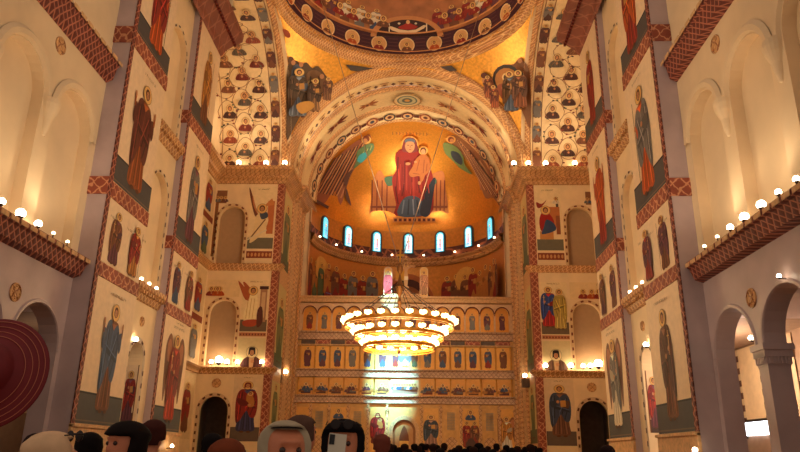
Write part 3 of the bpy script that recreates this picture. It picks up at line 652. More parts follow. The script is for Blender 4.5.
for q in ((300, 64), (321, 76), (292, 62)): A.add(ell(q[0], -q[1], 2.2, 2.6), SKIN)
A.add(cr(px((281, 28), (287, 30), (289, 36), (284, 36))), (150, 60, 30)); A.add(px((345, 64), (362, 66), (374, 68), (356, 71), (350, 70)), (70, 58, 50)); 
for (x_, y_, h_, c1_, c2_) in ((296, -118, 52, (120, 128, 140), (96, 74, 54)), (311, -112, 36, (150, 108, 70), (90, 66, 50)), (323, -100, 26, (130, 90, 60), (110, 70, 48))): saint(A, x_, y_, h_, robe=c1_, mantle=c2_, w=1.25, face=False, halo=(236, 190, 110))
A.add(cr(px((288, 104), (302, 100), (308, 106), (294, 114))), (206, 150, 70))
fres(A, 'evangelist_mosaic', frp(PC, RP), 'Mosaic of a seated evangelist on the gold left pendentive', 'mosaic', edge=5, h0=.1, eps=.01, thick=False)
A = Art()
A.add(cr(px((483, 84), (488, 74), (494, 80), (494, 74), (502, 66), (514, 64), (520, 58), (527, 64), (531, 78), (531, 128), (522, 110), (510, 98), (498, 92))), (132, 86, 54))
A.add(ell(507, -78, 14, 14), (70, 62, 58)); A.add(ell(507, -79, 11.5, 11.5), (196, 130, 66)); A.add(ell(507, -77, 4.4, 4.4), (240, 206, 140)); A.add(ell(507, -77, 2.8, 3), (88, 60, 44))
A.add(cr(px((508, 80), (518, 76), (522, 90), (518, 104), (508, 96))), (88, 96, 110)); A.add(cr(px((498, 86), (506, 84), (510, 98), (502, 98))), (170, 90, 60)); A.add(px((510, 104), (524, 98), (528, 106), (514, 112)), (214, 160, 76))
for q in ((485, 80), (521, 60), (505, 88), (520, 72)): A.add(ell(q[0], -q[1], 2.4, 2.8), SKIN)
A.add(ell(485, -75, 3.5, 3), (100, 50, 36)); A.add(px((440, 66), (452, 65), (458, 70), (450, 71)), (70, 58, 54))
for a, b in (((512, 80), (514, 98)), ((517, 80), (518, 100)), ((524, 72), (526, 100)), ((489, 82), (492, 90))): A.add(line(*px(a, b), 1), (60, 44, 38))
for (x_, y_, h_, c1_, c2_) in ((490, -98, 24, (170, 96, 60), (120, 66, 46)), (515, -112, 44, (100, 110, 126), (120, 88, 60)), (527, -108, 42, (150, 90, 56), (110, 72, 50)), (502, -108, 26, (180, 100, 60), (130, 70, 50))): saint(A, x_, y_, h_, robe=c1_, mantle=c2_, w=1.25, face=False, halo=(236, 190, 110))
fres(A, 'evangelist_mosaic', frp(PC, RP), 'Mosaic of an evangelist before a round arch on the gold right pendentive', 'mosaic', edge=5, h0=.1, eps=.01, thick=False)
mb = MB(); mb.lathe([(12.2, 40.3), (11.75, 40.15), (11.55, 40.25), (11.5, 40.55), (11.35, 40.7), (11.1, 40.75), (11.05, 41.0), (11.2, 41.1), (11.25, 41.5), (11.5, 41.5)], (0, CY, 0), 96); trim(mb, goldtrim)
mb = MB()
for k in range(120):
    a = 2*pi*k/120
    mb.ball((11.06*cos(a), CY+11.06*sin(a), 40.98), .1, 5)
trim(mb, brass)
DC = (0, CY, 41.2); RD = 11.4
dm = [(RD*cos(e), RD*sin(e)) for e in [radians(1.5*k) for k in range(61)]]
struct(MB().lathe(dm, DC, 72), 'ceiling', plain('dome_painting_ground', (176, 112, 66), .6, var=.25, scale=.7), True)
t = tag(empty('dome_fresco', DC), 'Painted dome interior with a ring of round saint portraits on dark purple', 'fresco')
def frd(u, v, h=0):      # u azimuth degrees from the far side, v degrees of elevation
    a = radians(u); e = radians(v); R = RD-h; return (R*cos(e)*sin(a), R*cos(e)*cos(a), R*sin(e))
A = Art(); A.rect(-100, 2.2, 100, 12.4, (74, 40, 48))
for k in range(-10, 11):
    for q in range(4): A.rect(7.5+15*k/1.0-2.6, 3.8+2*q, 7.5+15*k+2.6, 4.3+2*q, (96, 56, 56))
A.rect(-100, 12.4, 100, 13.3, (206, 140, 84)); A.rect(-100, 1.6, 100, 2.2, (206, 140, 84))
A.build('medallion_band', frd, edge=3, h0=.05, parent=t, thick=False)
for k in range(-6, 7):
    A = Art(lambda u, v, k=k: (15*k+u, 7.2+v)); A.add(ell(0, 0, 4.3, 4.3, 20), (234, 196, 140)); A.add(ell(0, 0, 3.7, 3.7, 20), (214, 160, 100)); bust(A, 0, -.8, 2.6, robe=[BROWN, ORANGE, RED][k % 3], face=False)
    A.build('portrait_medallion', frd, edge=3, h0=.1, parent=t, thick=False)
rnd = random.Random(5)
for k in range(-9, 10):
    if abs(k) < 2: continue
    A = Art(lambda u, v, k=k: (9*k+u*1.2, 13.6+v)); kk = rnd.choice([RED, PURP, BLUE, ORANGE, BROWN, GREY]); saint(A, 0, 0, 12, robe=kk, mantle=rnd.choice([RED, WHITE, BROWN, PURP]), w=1.5, detail=False); bust(A, 3.6, 6, 3, robe=rnd.choice([RED, BROWN]), face=False)
    A.build('figure_group', frd, edge=3, h0=.12, parent=t, thick=False)
A = Art(); fd = frp(DC, RD); fdl = lambda u, v, h=0: tuple(Vector(fd(u, v, h))-Vector(DC))
A.add([(407-37*cos(pi*k/20), -(37-21*sin(pi*k/20))) for k in range(21)], (206, 140, 84)); A.add([(407-31*cos(pi*k/20), -(37-17*sin(pi*k/20))) for k in range(21)], (64, 38, 34))
A.add(px((386, 26), (392, 31), (400, 33.5), (408, 34), (416, 33), (424, 29), (427, 26), (424, 25.5), (416, 30), (408, 31), (400, 30), (392, 27)), (236, 206, 160))
A.add(cr(px((398, 28), (404, 25), (408, 23), (413, 25), (418, 27), (413, 30), (404, 30))), (170, 50, 36)); A.add(ell(408, -22.5, 2, 2), (230, 180, 120)); A.add(ell(399, -24, 1.4, 1), WHITE); A.add(ell(416, -24, 1.4, 1), WHITE)
for a in (389, 427): A.add(line((a, -24), (a, -33), 1.2), WHITE)
A.build('lunette_scene', fdl, edge=5, h0=.14, eps=.01, parent=t, thick=False)

# ================================================================== eastern arch and conch
def RY(y):
    pts = [(62.7, 11.7), (64.3, 11.5), (65.7, 11.25), (66.3, 11.0), (69.3, 10.85), (70.3, 10.78), (71.8, 10.32), (72.2, 10.25)]
    for (a, p), (b, q) in zip(pts, pts[1:]):
        if y <= b: return p+(q-p)*(max(y, a)-a)/(b-a)
    return 10.25
def fre(u, v, h=0):
    a = v/11; R = RY(u)-h; return (-R*cos(a), u, ZS+R*sin(a))
def band(prof, mat, name=None):
    mb = MB(); n = 48; m = len(prof)
    vs = [(-r*cos(pi*i/n), y, ZS+r*sin(pi*i/n)) for i in range(n+1) for y, r in prof]
    mb.add(vs, [(i*m+j, i*m+j+1, (i+1)*m+j+1, (i+1)*m+j) for i in range(n) for j in range(m-1)])
    return struct(mb, 'ceiling', mat) if name is None else trim(mb, mat)
band([(62.45, 12.2), (62.3, 12.0), (62.35, 11.75), (62.7, 11.7), (63.0, 11.5), (63.3, 11.62), (63.9, 11.45), (64.3, 11.55)], goldtrim, 1)
band([(64.3, 11.55), (65.7, 11.3)], marble); band([(65.7, 11.25), (65.8, 11.1), (66.1, 11.15), (66.3, 11.0)], goldcarve, 1)
band([(66.3, 11.05), (69.3, 10.9)], marble); band([(69.3, 10.9), (69.4, 10.72), (69.7, 10.8), (70.0, 10.68), (70.3, 10.8)], goldcarve, 1)
band([(70.3, 10.8), (71.8, 10.34)], marble); band([(71.8, 10.32), (71.9, 10.2), (72.2, 10.2), (72.25, 10.9)], goldtrim, 1)
Lh = 11*pi
A = Art(); A.rect(64.4, .05, 65.6, Lh-.05, (238, 206, 150))
for k in range(36):
    v = Lh*(k+.5)/36
    if k % 2: A.rect(64.75, v-.35, 65.25, v+.35, (206, 160, 104)); A.add(ell(65.0, v, .12, .2, 8), (110, 66, 44)); A.rect(64.62, v-.5, 64.72, v+.5, (140, 90, 60)); A.rect(65.3, v-.5, 65.4, v+.5, (140, 90, 60))
    else: A.add([(65.0-.22, v), (65.0, v-.28), (65.22, v), (65.0, v+.28)], (96, 60, 44))
fres(A, 'arch_fresco', fre, 'Narrow cream frieze of small squares and lozenges along the outer chancel arch', edge=.9)
A = Art(); A.rect(66.4, .05, 69.2, Lh-.05, (240, 208, 150))
for q in (-1, 1):
    for dv, sc in ((4.6, .9), (8.9, 1.2), (13.0, 1.2)):
        c = Lh/2+q*dv
        for (a, b, w) in ((0, 1.5*sc, .55), (.6, 1.2*sc, .35), (-.6, 1.2*sc, .35), (0, -1.2*sc, .5), (.5, -1.0*sc, .3), (-.5, -1.0*sc, .3)):
            A.add(cr([(67.8, c), (67.8+a*.5+w*.4, c+b*.5), (67.8+a*1.1, c+b), (67.8+a*.5-w*.4, c+b*.5)]), (118, 54, 38) if dv > 5 else (176, 106, 62))
        A.add(ell(67.8, c, .3, .32), (206, 140, 84)); A.add(ell(67.8, c-.05, .17, .2), (110, 66, 44))
for r, c in ((1.35, (176, 140, 90)), (1.2, (236, 206, 150)), (.95, (120, 130, 110)), (.8, (206, 196, 150)), (.5, (110, 116, 100)), (.25, (226, 170, 90))): A.add(ell(67.8, Lh/2, r, r*1.25, 20), c)
fres(A, 'arch_fresco', fre, 'Broad cream arch band with dark seraphs either side of a round medallion', edge=.9)
A = Art(); A.rect(70.35, .05, 71.75, Lh-.05, (236, 204, 152))
for k in range(31):
    v = Lh*(k+.5)/31
    if k % 2: A.add(ell(71.05, v, .55, .78, 14), [(110, 60, 44), (84, 74, 66), (150, 80, 50)][k % 3]); A.add(ell(71.05, v, .38, .56, 12), (206, 160, 110)); A.add(ell(71.05, v, .22, .3, 8), [(96, 50, 40), (70, 72, 84)][k//2 % 2])
    else: A.rect(70.85, v-.32, 71.25, v+.32, (96, 52, 38))
fres(A, 'arch_fresco', fre, 'Inner arch band of dark oval medallions edging the golden conch', edge=.9)

AC = (0, 72, ZS); RS = 10.8
mb = MB(); vs = []; fs = []; n1, n2 = 30, 60
for i in range(n1+1):
    e = pi/2*i/n1
    for j in range(n2+1): a = pi*j/n2; vs.append((RS*cos(e)*cos(a), 72+RS*cos(e)*sin(a), ZS+RS*sin(e)))
for i in range(n1):
    for j in range(n2): k = i*(n2+1)+j; fs.append((k, k+1, k+n2+2, k+n2+1))
mb.add(vs, fs)
conchgold = plain('conch_gold_mosaic', (226, 150, 56), .32, metal=.55, var=.12, scale=5, bump=.15)
struct(mb, 'ceiling', conchgold, True)
AZ = [-66, -43.5, -21.7, .3, 22.3, 44.3, 66.5]
def frc(u, v, h=0, R=RS):   # u azimuth degrees from straight ahead, v height
    a = radians(u); return ((R-h)*sin(a), 72+(R-h)*cos(a), v)
K = 180/pi/RS
mb = MB(); mb.lathe([(RS, FLOOR), (RS, ZS)], (0, 72, 0), 60, 0, pi); struct(mb, 'wall_back', plain('apse_gold_ground', (206, 138, 60), .42, metal=.35, var=.15, scale=3), True)
mb = MB(); mb.lathe([(RS, 24.0), (RS-.3, 24.05), (RS-.45, 24.35), (RS-.35, 24.5), (RS-.6, 24.75), (RS-.65, 24.95), (RS-.25, 25.05), (RS-.2, 25.1), (RS, 25.1)], (0, 72, 0), 60, 0, pi); trim(mb, goldcarve)
mb = MB(); mb.lathe([(RS-.12, 25.05), (RS-.12, 26.2), (RS, 26.25)], (0, 72, 0), 60, 0, pi); trim(mb, scroll('dark_red_scroll_frieze', (88, 40, 32), (170, 96, 62), 1.1, warp=.4))
# stained glass windows
m_, nt, N, L, P = newmat('lit_stained_glass'); a_ = N.new('ShaderNodeVertexColor'); a_.layer_name = 'Col'
L.new(a_.outputs['Color'], P.inputs['Base Color']); L.new(a_.outputs['Color'], P.inputs['Emission Color']); P.inputs['Emission Strength'].default_value = 1.25; P.inputs['Roughness'].default_value = .2
stained = m_
wn = 0
def apse_window(az, z0, zs, hw, lab, sunny=.5):
    global wn
    wn += 1
    t = tag(empty('window_%d' % wn, frc(az, z0)), kind='structure'); t['label'] = lab
    lf = lambda u, v, h=0: tuple(Vector(frc(az+u*K, v, h))-t.location)
    A = Art(); A.add(arch_loop(0, hw*1.45, z0-.12, zs), (60, 66, 74)); A.add(arch_loop(0, hw*1.2, z0-.05, zs), (52, 130, 150)); A.build('window_frame', lf, h0=.2, eps=.02, parent=t)
    A = Art(); A.add(arch_loop(0, hw, z0, zs), (96, 196, 216)); A.add(arch_loop(.1*hw, hw*.72, z0+.05, zs-.05), (236, 248, 255) if sunny > .3 else (120, 206, 222))
    A.add(ell(.1*hw, zs-.5, hw*.3, .2, 8), (226, 170, 120)); A.add([(-.2*hw, z0+.4), (.4*hw, z0+.4), (.35*hw, zs-.65), (-.15*hw, zs-.65)], (200, 150, 160) if sunny > .3 else (90, 160, 190))
    A.add([(-.5*hw, z0+.1), (.5*hw, z0+.1), (.4*hw, z0+.45), (-.4*hw, z0+.45)], (150, 190, 230))
    for k in range(4): A.rect(-hw, z0+.3+.55*k, hw, z0+.34+.55*k, (60, 100, 120))
    A.build('pane', lf, mat=stained, h0=.26, eps=.016, parent=t)
ORD = ['first', 'second', 'third', 'middle', 'fifth', 'sixth', 'last']
for az, nm in zip(AZ, ORD): apse_window(az, 25.75, 27.75, .5, 'Round-headed stained glass window in the apse, %s of seven from the left' % nm, 0 if abs(az) > 60 else 1)
for az, nm in ((-60, 'far left'), (-37, 'inner left'), (39, 'inner right'), (60, 'far right')): apse_window(az, 17.3, 18.7, .55, 'Low turquoise apse window just over the icon screen, %s' % nm, 1 if abs(az) < 50 else 0)
# lower apse frescoes
for q, (a0, a1, lab) in enumerate(((-88, -21, 'left'), (22, 88, 'right'))):
    A = Art(lambda u, v: (u, v)); A.rect(a0, 17.6, a1, 23.9, (206, 130, 56)); rnd = random.Random(9+q)
    a = a0+5; k = 0
    while a < a1-3:
        if k == 2: A.add(ell(a, 21.8, 9*.9, 1.5, 18), (222, 170, 84))
        A.T = lambda u, v, a=a: (a+u*K, v)
        saint(A, 0, 17.8+rnd.random()*.5, 4.3+rnd.random()*.6, robe=rnd.choice([BROWN, RED, OCHRE, PURP, GREEN]), mantle=rnd.choice([RED, BROWN, GREY, OCHRE, GREEN]), w=1.1, detail=False, halo=(230, 176, 90)); a += 7.2; k += 1
        A.T = lambda u, v: (u, v)
    fres(A, 'apse_fresco', frc, 'Golden fresco of crowded standing saints on the %s half of the apse wall' % lab, edge=3, h0=.05)
A = Art(); A.add([(-20, 16)]+[(-20*cos(pi*i/16), 17.5+5.6*sin(pi*i/16)) for i in range(17)]+[(20, 16)], (176, 100, 50)); A.add([(-18, 16)]+[(-18*cos(pi*i/16), 17.5+4.9*sin(pi*i/16)) for i in range(17)]+[(18, 16)], (82, 40, 28)); 
A.add([(-14, 16)]+[(-14*cos(pi*i/16), 17.5+4.0*sin(pi*i/16)) for i in range(17)]+[(14, 16)], (150, 84, 44))
for k in (-9, 9): A.rect(k-1, 16, k+1, 20.5, (112, 60, 40))
fres(A, 'apse_fresco', frc, 'Dark painted arch in the centre of the apse wall behind the crucifix', edge=3, h0=.08)
# the great conch mosaic
fc = frp(AC, RS)
A = Art()
A.add(cr(px((374, 178), (380, 170), (386, 178), (394, 176), (396, 212), (388, 211), (374, 211), (369, 214), (371, 200))), (196, 120, 66)); A.add(cr(px((436, 172), (444, 172), (446, 190), (449, 213), (441, 211), (428, 211), (428, 180))), (196, 120, 66))
for a in (372, 377, 382, 387, 437, 441, 445): A.add(line((a, -180), (a-.5, -211), 1.1), (128, 60, 44))
A.add(line((370, -207), (448, -207), 2), (140, 74, 50)); A.add(cr(px((384, 178), (392, 176), (396, 182), (388, 186))), (76, 110, 84)); A.add(cr(px((428, 178), (436, 178), (436, 184), (428, 185))), (76, 110, 84))
A.add(cr(px((396, 216), (396, 205), (393, 190), (392, 178), (396, 170), (395, 160), (396, 153), (403, 148), (417, 148), (425, 156), (430, 166), (434, 180), (434, 195), (430, 215))), (150, 34, 24))
A.add(cr(px((398, 216), (401, 202), (408, 196), (418, 197), (424, 205), (422, 216))), (70, 82, 100)); A.add(cr(px((420, 212), (424, 196), (432, 180), (436, 178), (434, 192), (430, 214), (424, 217))), (44, 46, 60))
for a, b, c in (((402, 214), (404, 200), (110, 120, 136)), ((408, 215), (409, 199), (44, 52, 66)), ((414, 215), (413, 199), (120, 130, 146)), ((419, 214), (417, 200), (44, 52, 66)), ((398, 168), (400, 190), (196, 64, 40)), ((404, 184), (402, 196), (104, 22, 20)), ((412, 182), (411, 194), (190, 60, 40)), ((418, 184), (421, 194), (104, 22, 20)), ((398, 156), (397, 172), (104, 22, 20)), ((395, 186), (398, 204), (104, 22, 20)), ((426, 186), (423, 200), (90, 20, 20))): A.add(line(*px(a, b), 1.3), c)
for k in range(14): A.add(line(*px((398+2.2*k, 160+(k % 3)*3), (396+2.6*k, 190+(k % 4)*3)), .8), ((104, 22, 18), (184, 62, 42), (126, 28, 22))[k % 3])
A.add(ell(410, -142, 8.6, 8.2), (238, 176, 86)); A.add(ell(410, -142, 7.8, 7.4), (240, 186, 96))
A.add(cr(px((403, 150), (402.5, 142), (405, 136.5), (410, 135), (415, 136.5), (417.5, 142), (417, 150))), (128, 52, 50)); A.add(ell(410, -139, 5.5, 3), (96, 104, 120)); A.add(cr(px((405, 143), (407, 139.5), (413, 139.5), (415, 143), (414, 148), (410, 151), (406, 148))), (206, 146, 100))
A.add(ell(408.2, -143, .8, .5), (70, 40, 30)); A.add(ell(412, -143, .8, .5), (70, 40, 30)); A.add(line((410.3, -143), (410.3, -145.5), .8), (160, 100, 66)); A.add(line((409, -147.5), (411.5, -147.5), .6), (150, 60, 40))
A.add(ell(424, -148.5, 4.8, 4.5), (238, 180, 92)); A.add(cr(px((416, 158), (421, 153), (427, 153), (431, 160), (430, 170), (426, 174), (424, 179), (421, 182), (420, 175), (412, 176), (409, 172), (413, 165))), (186, 106, 50))
for a, b in (((420, 158), (417, 170)), ((425, 158), (424, 172)), ((428, 162), (427, 170)), ((413, 172), (420, 173))): A.add(line(*px(a, b), .9), (150, 80, 40))
A.add(ell(424, -148.5, 3.2, 3.6), (110, 62, 36)); A.add(ell(424, -149.3, 2.4, 2.8), (210, 150, 104)); A.add(ell(408, -162, 2.6, 1.6), SKIN); A.add(ell(420, -182, 1.6, 2), SKIN); A.add(ell(416, -160, 1.6, 1.2), SKIN)
A.rect(392, -223.5, 437, -218, (206, 130, 60))
for k in range(9): A.rect(393.5+5*k, -222.3, 396.5+5*k, -219.3, (96, 40, 28))
for k in range(11): A.add(line((392+3.6*k, -131), (392+3.6*k, -127.6), .7), (140, 84, 40)); A.add(line((392+3.6*k, -129.2), (394+3.6*k, -129.2), .6), (140, 84, 40)) if k % 3 else None
fres(A, 'conch_mosaic', fc, 'Mosaic of a mother in red enthroned with a child on the golden conch', 'mosaic', edge=4, h0=.08, eps=.008, thick=False)
A = Art()
A.add(cr(px((363, 137), (369, 134), (371, 140), (366, 146), (362, 158), (352, 172), (346, 188), (340, 205), (334, 190), (322, 205), (309, 198), (318, 182), (330, 165), (342, 152), (354, 142))), (158, 92, 66))
for a, b, c in (((362, 142), (330, 178), (206, 140, 96)), ((356, 146), (322, 186), (110, 56, 46)), ((362, 150), (340, 178), (112, 60, 50)), ((350, 152), (314, 192), (214, 156, 108)), ((344, 160), (326, 186), (96, 50, 44)), ((352, 168), (340, 198), (196, 130, 90))): A.add(line(*px(a, b), 1.6), c)
for k in range(16):
    t_ = k/15; a = (364-30*t_, 141+16*t_); b = (336-24*t_, 196-4*t_); A.add(line(*px(a, b), .9), ((214, 160, 110), (96, 52, 44), (180, 116, 76), (70, 60, 62))[k % 4])
A.add(cr(px((352, 168), (347, 180), (344, 196), (350, 206), (346, 190), (342, 178))), (104, 70, 60)); A.add(cr(px((355, 160), (356, 150), (364, 144), (372, 142), (373, 148), (366, 157), (358, 164), (352, 168))), (96, 120, 80))
for k in range(6): A.add(line(*px((356+2.6*k, 159-2*k), (361+2*k, 152-1.6*k)), .8), ((60, 96, 90), (170, 170, 100))[k % 2])
A.add(cr(px((356, 160), (358, 154), (364, 151), (366, 154), (361, 161))), (60, 150, 160))
A.add(ell(365, -138, 5, 4.4), (236, 180, 96)); A.add(ell(365, -137, 3.6, 3.4), (120, 60, 40)); A.add(ell(364, -139, 2.4, 2.6), SKIN)
A.add(line((312, -200), (326, -208), 3), (92, 64, 60))
fres(A, 'angel_mosaic', fc, 'Mosaic of a winged angel sweeping down the left side of the conch', 'mosaic', edge=4, h0=.08, eps=.008, thick=False)
A = Art()
A.add(cr(px((449, 137), (456, 135), (470, 143), (484, 156), (497, 176), (508, 196), (516, 208), (504, 210), (494, 198), (486, 198), (480, 182), (474, 168), (464, 156), (454, 146))), (150, 98, 66))
for a, b, c in (((460, 141), (482, 166), (206, 150, 100)), ((470, 150), (490, 180), (108, 58, 46)), ((466, 154), (486, 190), (108, 64, 50)), ((480, 160), (502, 196), (206, 150, 104)), ((484, 172), (498, 198), (96, 56, 46)), ((478, 170), (482, 190), (190, 120, 80))): A.add(line(*px(a, b), 1.6), c)
for k in range(16):
    t_ = k/15; a = (458+18*t_, 139+18*t_); b = (486+26*t_, 190+16*t_); A.add(line(*px(a, b), .9), ((214, 160, 110), (96, 52, 44), (180, 116, 76), (70, 60, 62))[k % 4])
A.add(cr(px((444, 142), (450, 142), (458, 146), (464, 154), (466, 164), (474, 174), (462, 168), (454, 160), (446, 152))), (110, 124, 70)); A.add(cr(px((452, 150), (460, 152), (464, 160), (462, 164), (454, 158))), (60, 64, 70))
A.add(ell(452, -138, 5, 4), (226, 160, 84)); A.add(ell(452, -138, 3.2, 2.8), (120, 60, 40)); A.add(ell(453, -139, 2.1, 2), SKIN)
fres(A, 'angel_mosaic', fc, 'Mosaic of a winged angel sweeping down the right side of the conch', 'mosaic', edge=4, h0=.08, eps=.008, thick=False)

for s in (-1, 1):
    struct(MB().box((s*10.75, 72.3, FLOOR), (s*13, 72.7, ZS+1)), 'wall_back', marble)
    struct(MB().box((s*18.72, 39.3, ZS), (s*19.1, 62.8, 41)), 'wall_'+SIDE[s], marble)
mb = MB(); n = 32
vs = [(r*cos(pi*i/n), 72.4, ZS+r*sin(pi*i/n)) for i in range(n+1) for r in (10.75, 13.5)]
mb.add(vs, [(2*i, 2*i+1, 2*i+3, 2*i+2) for i in range(n)]); struct(mb, 'wall_back', marble)
# ================================================================== icon screen
t = tag(empty('icon_screen', (0, 72.2, FLOOR)), 'Carved marble and gold icon screen wall closing the apse in tiers', 'icon screen')
def part(mb, name, mat): 
    mb.v = [(x, y-72.2, z-FLOOR) for x, y, z in mb.v]; return mb.build(name, mat, t)
screenmarble = scroll('screen_carved_marble', (204, 164, 128), (160, 112, 84), .34, thr=.2, warp=.3)
screenm = plain('gold_ground_panel', (214, 160, 92), .45, metal=.15, var=.12, scale=2)
mb = MB(); mb.box((-11.45, 72, FLOOR), (11.45, 72.5, 17.1)); part(mb, 'screen_wall', screenm)
mb = MB(); mb.sweep([(0, 17.0), (.25, 17.1), (.3, 17.45), (.4, 17.6), (.4, 17.75), (0, 17.75)], [(-11.45, 72), (11.45, 72)]); part(mb, 'top_cornice', marble2)
mb = MB()
loops = [[(-11.45, 14.0), (11.45, 14.0), (11.45, 17.0), (-11.45, 17.0)]]+[arch_loop(-10.2+1.57*k, .7, 14.01, 15.9, 10) for k in range(14)]
tri = tessellate_polygon([[V(a, b, 0) for a, b in l] for l in loops]); flat = [p for l in loops for p in l]
mb.add([(a, 71.8, b) for a, b in flat], tri)
for l in loops[1:]:
    n = len(l); mb.add([(a, 71.8, b) for a, b in l]+[(a, 72, b) for a, b in l], [(i, (i+1) % n, n+(i+1) % n, n+i) for i in range(n)])
mb.box((-11.45, 71.8, 16.95), (11.45, 72, 17.0)); part(mb, 'arcade', plain('arcade_marble', (220, 180, 138), .5, var=.08))
mb = MB()
for k in range(14):
    for i in range(12):
        a = pi*i/12; b = pi*(i+1)/12; x = -10.2+1.57*k
        mb.add([(x-.7*cos(a), 71.76, 15.9+.7*sin(a)), (x-.78*cos(a), 71.7, 15.9+.78*sin(a)), (x-.78*cos(b), 71.7, 15.9+.78*sin(b)), (x-.7*cos(b), 71.76, 15.9+.7*sin(b))], [(0, 1, 2, 3)])
part(mb, 'arch_moulding', redplain)
for z0, z1, d, mt, nm in ((13.05, 13.95, .3, screenmarble, 'carved_band'), (9.2, 10.05, .3, screenmarble, 'carved_band'), (6.6, 7.4, .35, screenmarble, 'carved_band'), (12.45, 12.6, .25, marble2, 'ledge')):
    mb = MB(); mb.sweep([(0, z0), (d*.6, z0+.05), (d*.5, z0+.2), (d*.5, z1-.2), (d, z1-.1), (d, z1), (0, z1)], [(-11.45, 72), (11.45, 72)]); part(mb, nm, mt)
for k in range(14):
    mb = MB(); x = -10.2+1.57*k; mb.box((x-.72, 71.7, 12.62), (x+.72, 72, 13.0)); part(mb, 'canopy_panel', redband if k % 2 else darkstone)
for k in range(15):
    x = -10.985+1.57*k
    for z0, z1 in ((14.0, 15.9), (10.1, 12.45), (7.4, 9.15)):
        if abs(x) < 1.6 and z1 < 14: continue
        mb = MB(); mb.lathe([(.0, 0), (.08, 0), (.08, .1), (.05, .15), (.05, z1-z0-.2), (.09, z1-z0-.1), (.09, z1-z0), (0, z1-z0)], (x, 71.85, z0), 8); part(mb, 'colonnette', brass if z0 < 12 else goldcarve)
mb = MB()
for x in (-9.6, -7.7, -5.75, -3.7, -1.75, 1.75, 3.7, 5.75, 7.7, 9.6, -11.2, 11.2): mb.box((x-.12, 71.8, FLOOR), (x+.12, 72, 6.6)); mb.box((x-.2, 71.75, 5.9), (x+.2, 72, 6.1)); mb.box((x-.2, 71.75, FLOOR), (x+.2, 72, 1.2))
part(mb, 'pilasters', goldcarve)
mb = MB(); n = 16                                    # royal doors arch
for r0_, r1_, y, mt in ((1.15, 1.55, 71.7, 0),):
    vs = [(q*cos(pi*i/n), yy, 3.9+q*sin(pi*i/n)) for i in range(n+1) for q, yy in ((r0_, 72), (r0_, y), (r1_, y), (r1_, 72))]
    mb.add(vs, [(i*4+j, i*4+(j+1), (i+1)*4+j+1, (i+1)*4+j) for i in range(n) for j in range(3)])
    for x in (-1.35, 1.35): mb.box((x-.2, y, FLOOR), (x+.2, 72, 3.9))
part(mb, 'royal_door_arch', marble2)
A = Art(); A.add(arch_loop(0, 1.15, FLOOR+.5, 3.9), (150, 96, 56)); A.add(arch_loop(0, .9, FLOOR+.5, 3.9), (196, 140, 84)); A.add(cr([(-.5, 3.0), (0, 4.5), (.5, 3.0)]), (120, 70, 44)); A.rect(-.45, 1, .45, 3.0, (230, 180, 90))
tag(A.build('royal_door', lambda u, v, h=0: (u, -.2-h-.02, v-FLOOR), mat=iconm, parent=t), 'golden double door')
def ico(A, name, lab, grp): fres(A, name, fr_front(71.97), lab, 'icon', grp, mat=iconm)
ordn = ['first', 'second', 'third', 'fourth', 'fifth', 'sixth', 'seventh', 'eighth', 'ninth', 'tenth', 'eleventh', 'twelfth', 'thirteenth', 'last']
CN = {BLUE: 'blue', RED: 'red', BROWN: 'brown', GREEN: 'green', OCHRE: 'ochre', PURP: 'purple', GREY: 'grey', ORANGE: 'orange'}
rnd = random.Random(21); ga, gb, gg = 'icons of the top arcade', 'standing-saint icons of the middle tier', 'feast icons of the lower tier'
for k in range(14):
    x = -10.2+1.57*k; rc = rnd.choice([BROWN, RED, PURP, GREY]); A = Art(); A.add(arch_loop(x, .68, 14.0, 15.9, 10), (232, 160, 70)); saint(A, x, 14.2, 1.85, robe=rc, mantle=rnd.choice([PURP, BROWN, None]), w=1.2, detail=False, halo=(238, 184, 100))
    ico(A, 'icon', 'Small %s-robed saint on gold in the top arcade, %s from the left' % (CN[rc], ordn[k]), ga)
xs = [-10.2+1.57*k for k in range(6)]+[2.35+1.57*k for k in range(6)]
for k, x in enumerate(xs):
    rc = rnd.choice([BROWN, RED, BLUE, PURP, GREY]); A = Art(); A.rect(x-.68, 10.1, x+.68, 12.4, (240, 176, 84)); saint(A, x, 10.25, 2.1, robe=rc, mantle=rnd.choice([PURP, BLUE, BROWN, GREY]), w=1.15, detail=False, halo=(244, 200, 120), flip=1 if x < 0 else -1)
    pos_ = '%s from the %s end' % (ordn[k if k < 6 else 11-k], 'left' if k < 6 else 'right')
    ico(A, 'icon', 'Gold icon of a standing saint in %s, middle tier, %s' % (CN[rc], pos_), gb)
    rc = rnd.choice([BROWN, RED, BLUE, PURP]); A = Art(); A.rect(x-.68, 7.45, x+.68, 9.1, (230, 164, 84)); A.rect(x-.5, 7.55, x+.5, 8.2, mul(rnd.choice([PURP, BROWN, RED]), .8))
    for q in range(4): bust(A, x-.42+.28*q, 8.0+.15*(q % 2), .3, robe=rnd.choice([rc, BROWN, PURP, OCHRE, GREY]), face=False, halo=(236, 184, 110))
    bust(A, x, 8.3, .36, robe=rc, face=False, halo=(244, 200, 130))
    ico(A, 'icon', 'Small gold feast scene icon with %s figures, lower tier, %s' % (CN[rc], pos_), gg)
A = Art(); A.rect(-1.45, 10.1, 1.45, 12.4, (236, 176, 96)); A.add(ell(0, 11.4, .75, .85), (110, 120, 126)); saint(A, -1.0, 10.3, 1.9, robe=RED, mantle=PURP, w=1.1, detail=False); saint(A, 1.0, 10.3, 1.9, robe=GREEN, mantle=BROWN, w=1.1, detail=False); saint(A, 0, 10.4, 1.9, robe=WHITE, mantle=GREY, w=1.5, detail=False)
ico(A, 'icon', 'Wide central icon with an enthroned figure between two others, middle tier', None)
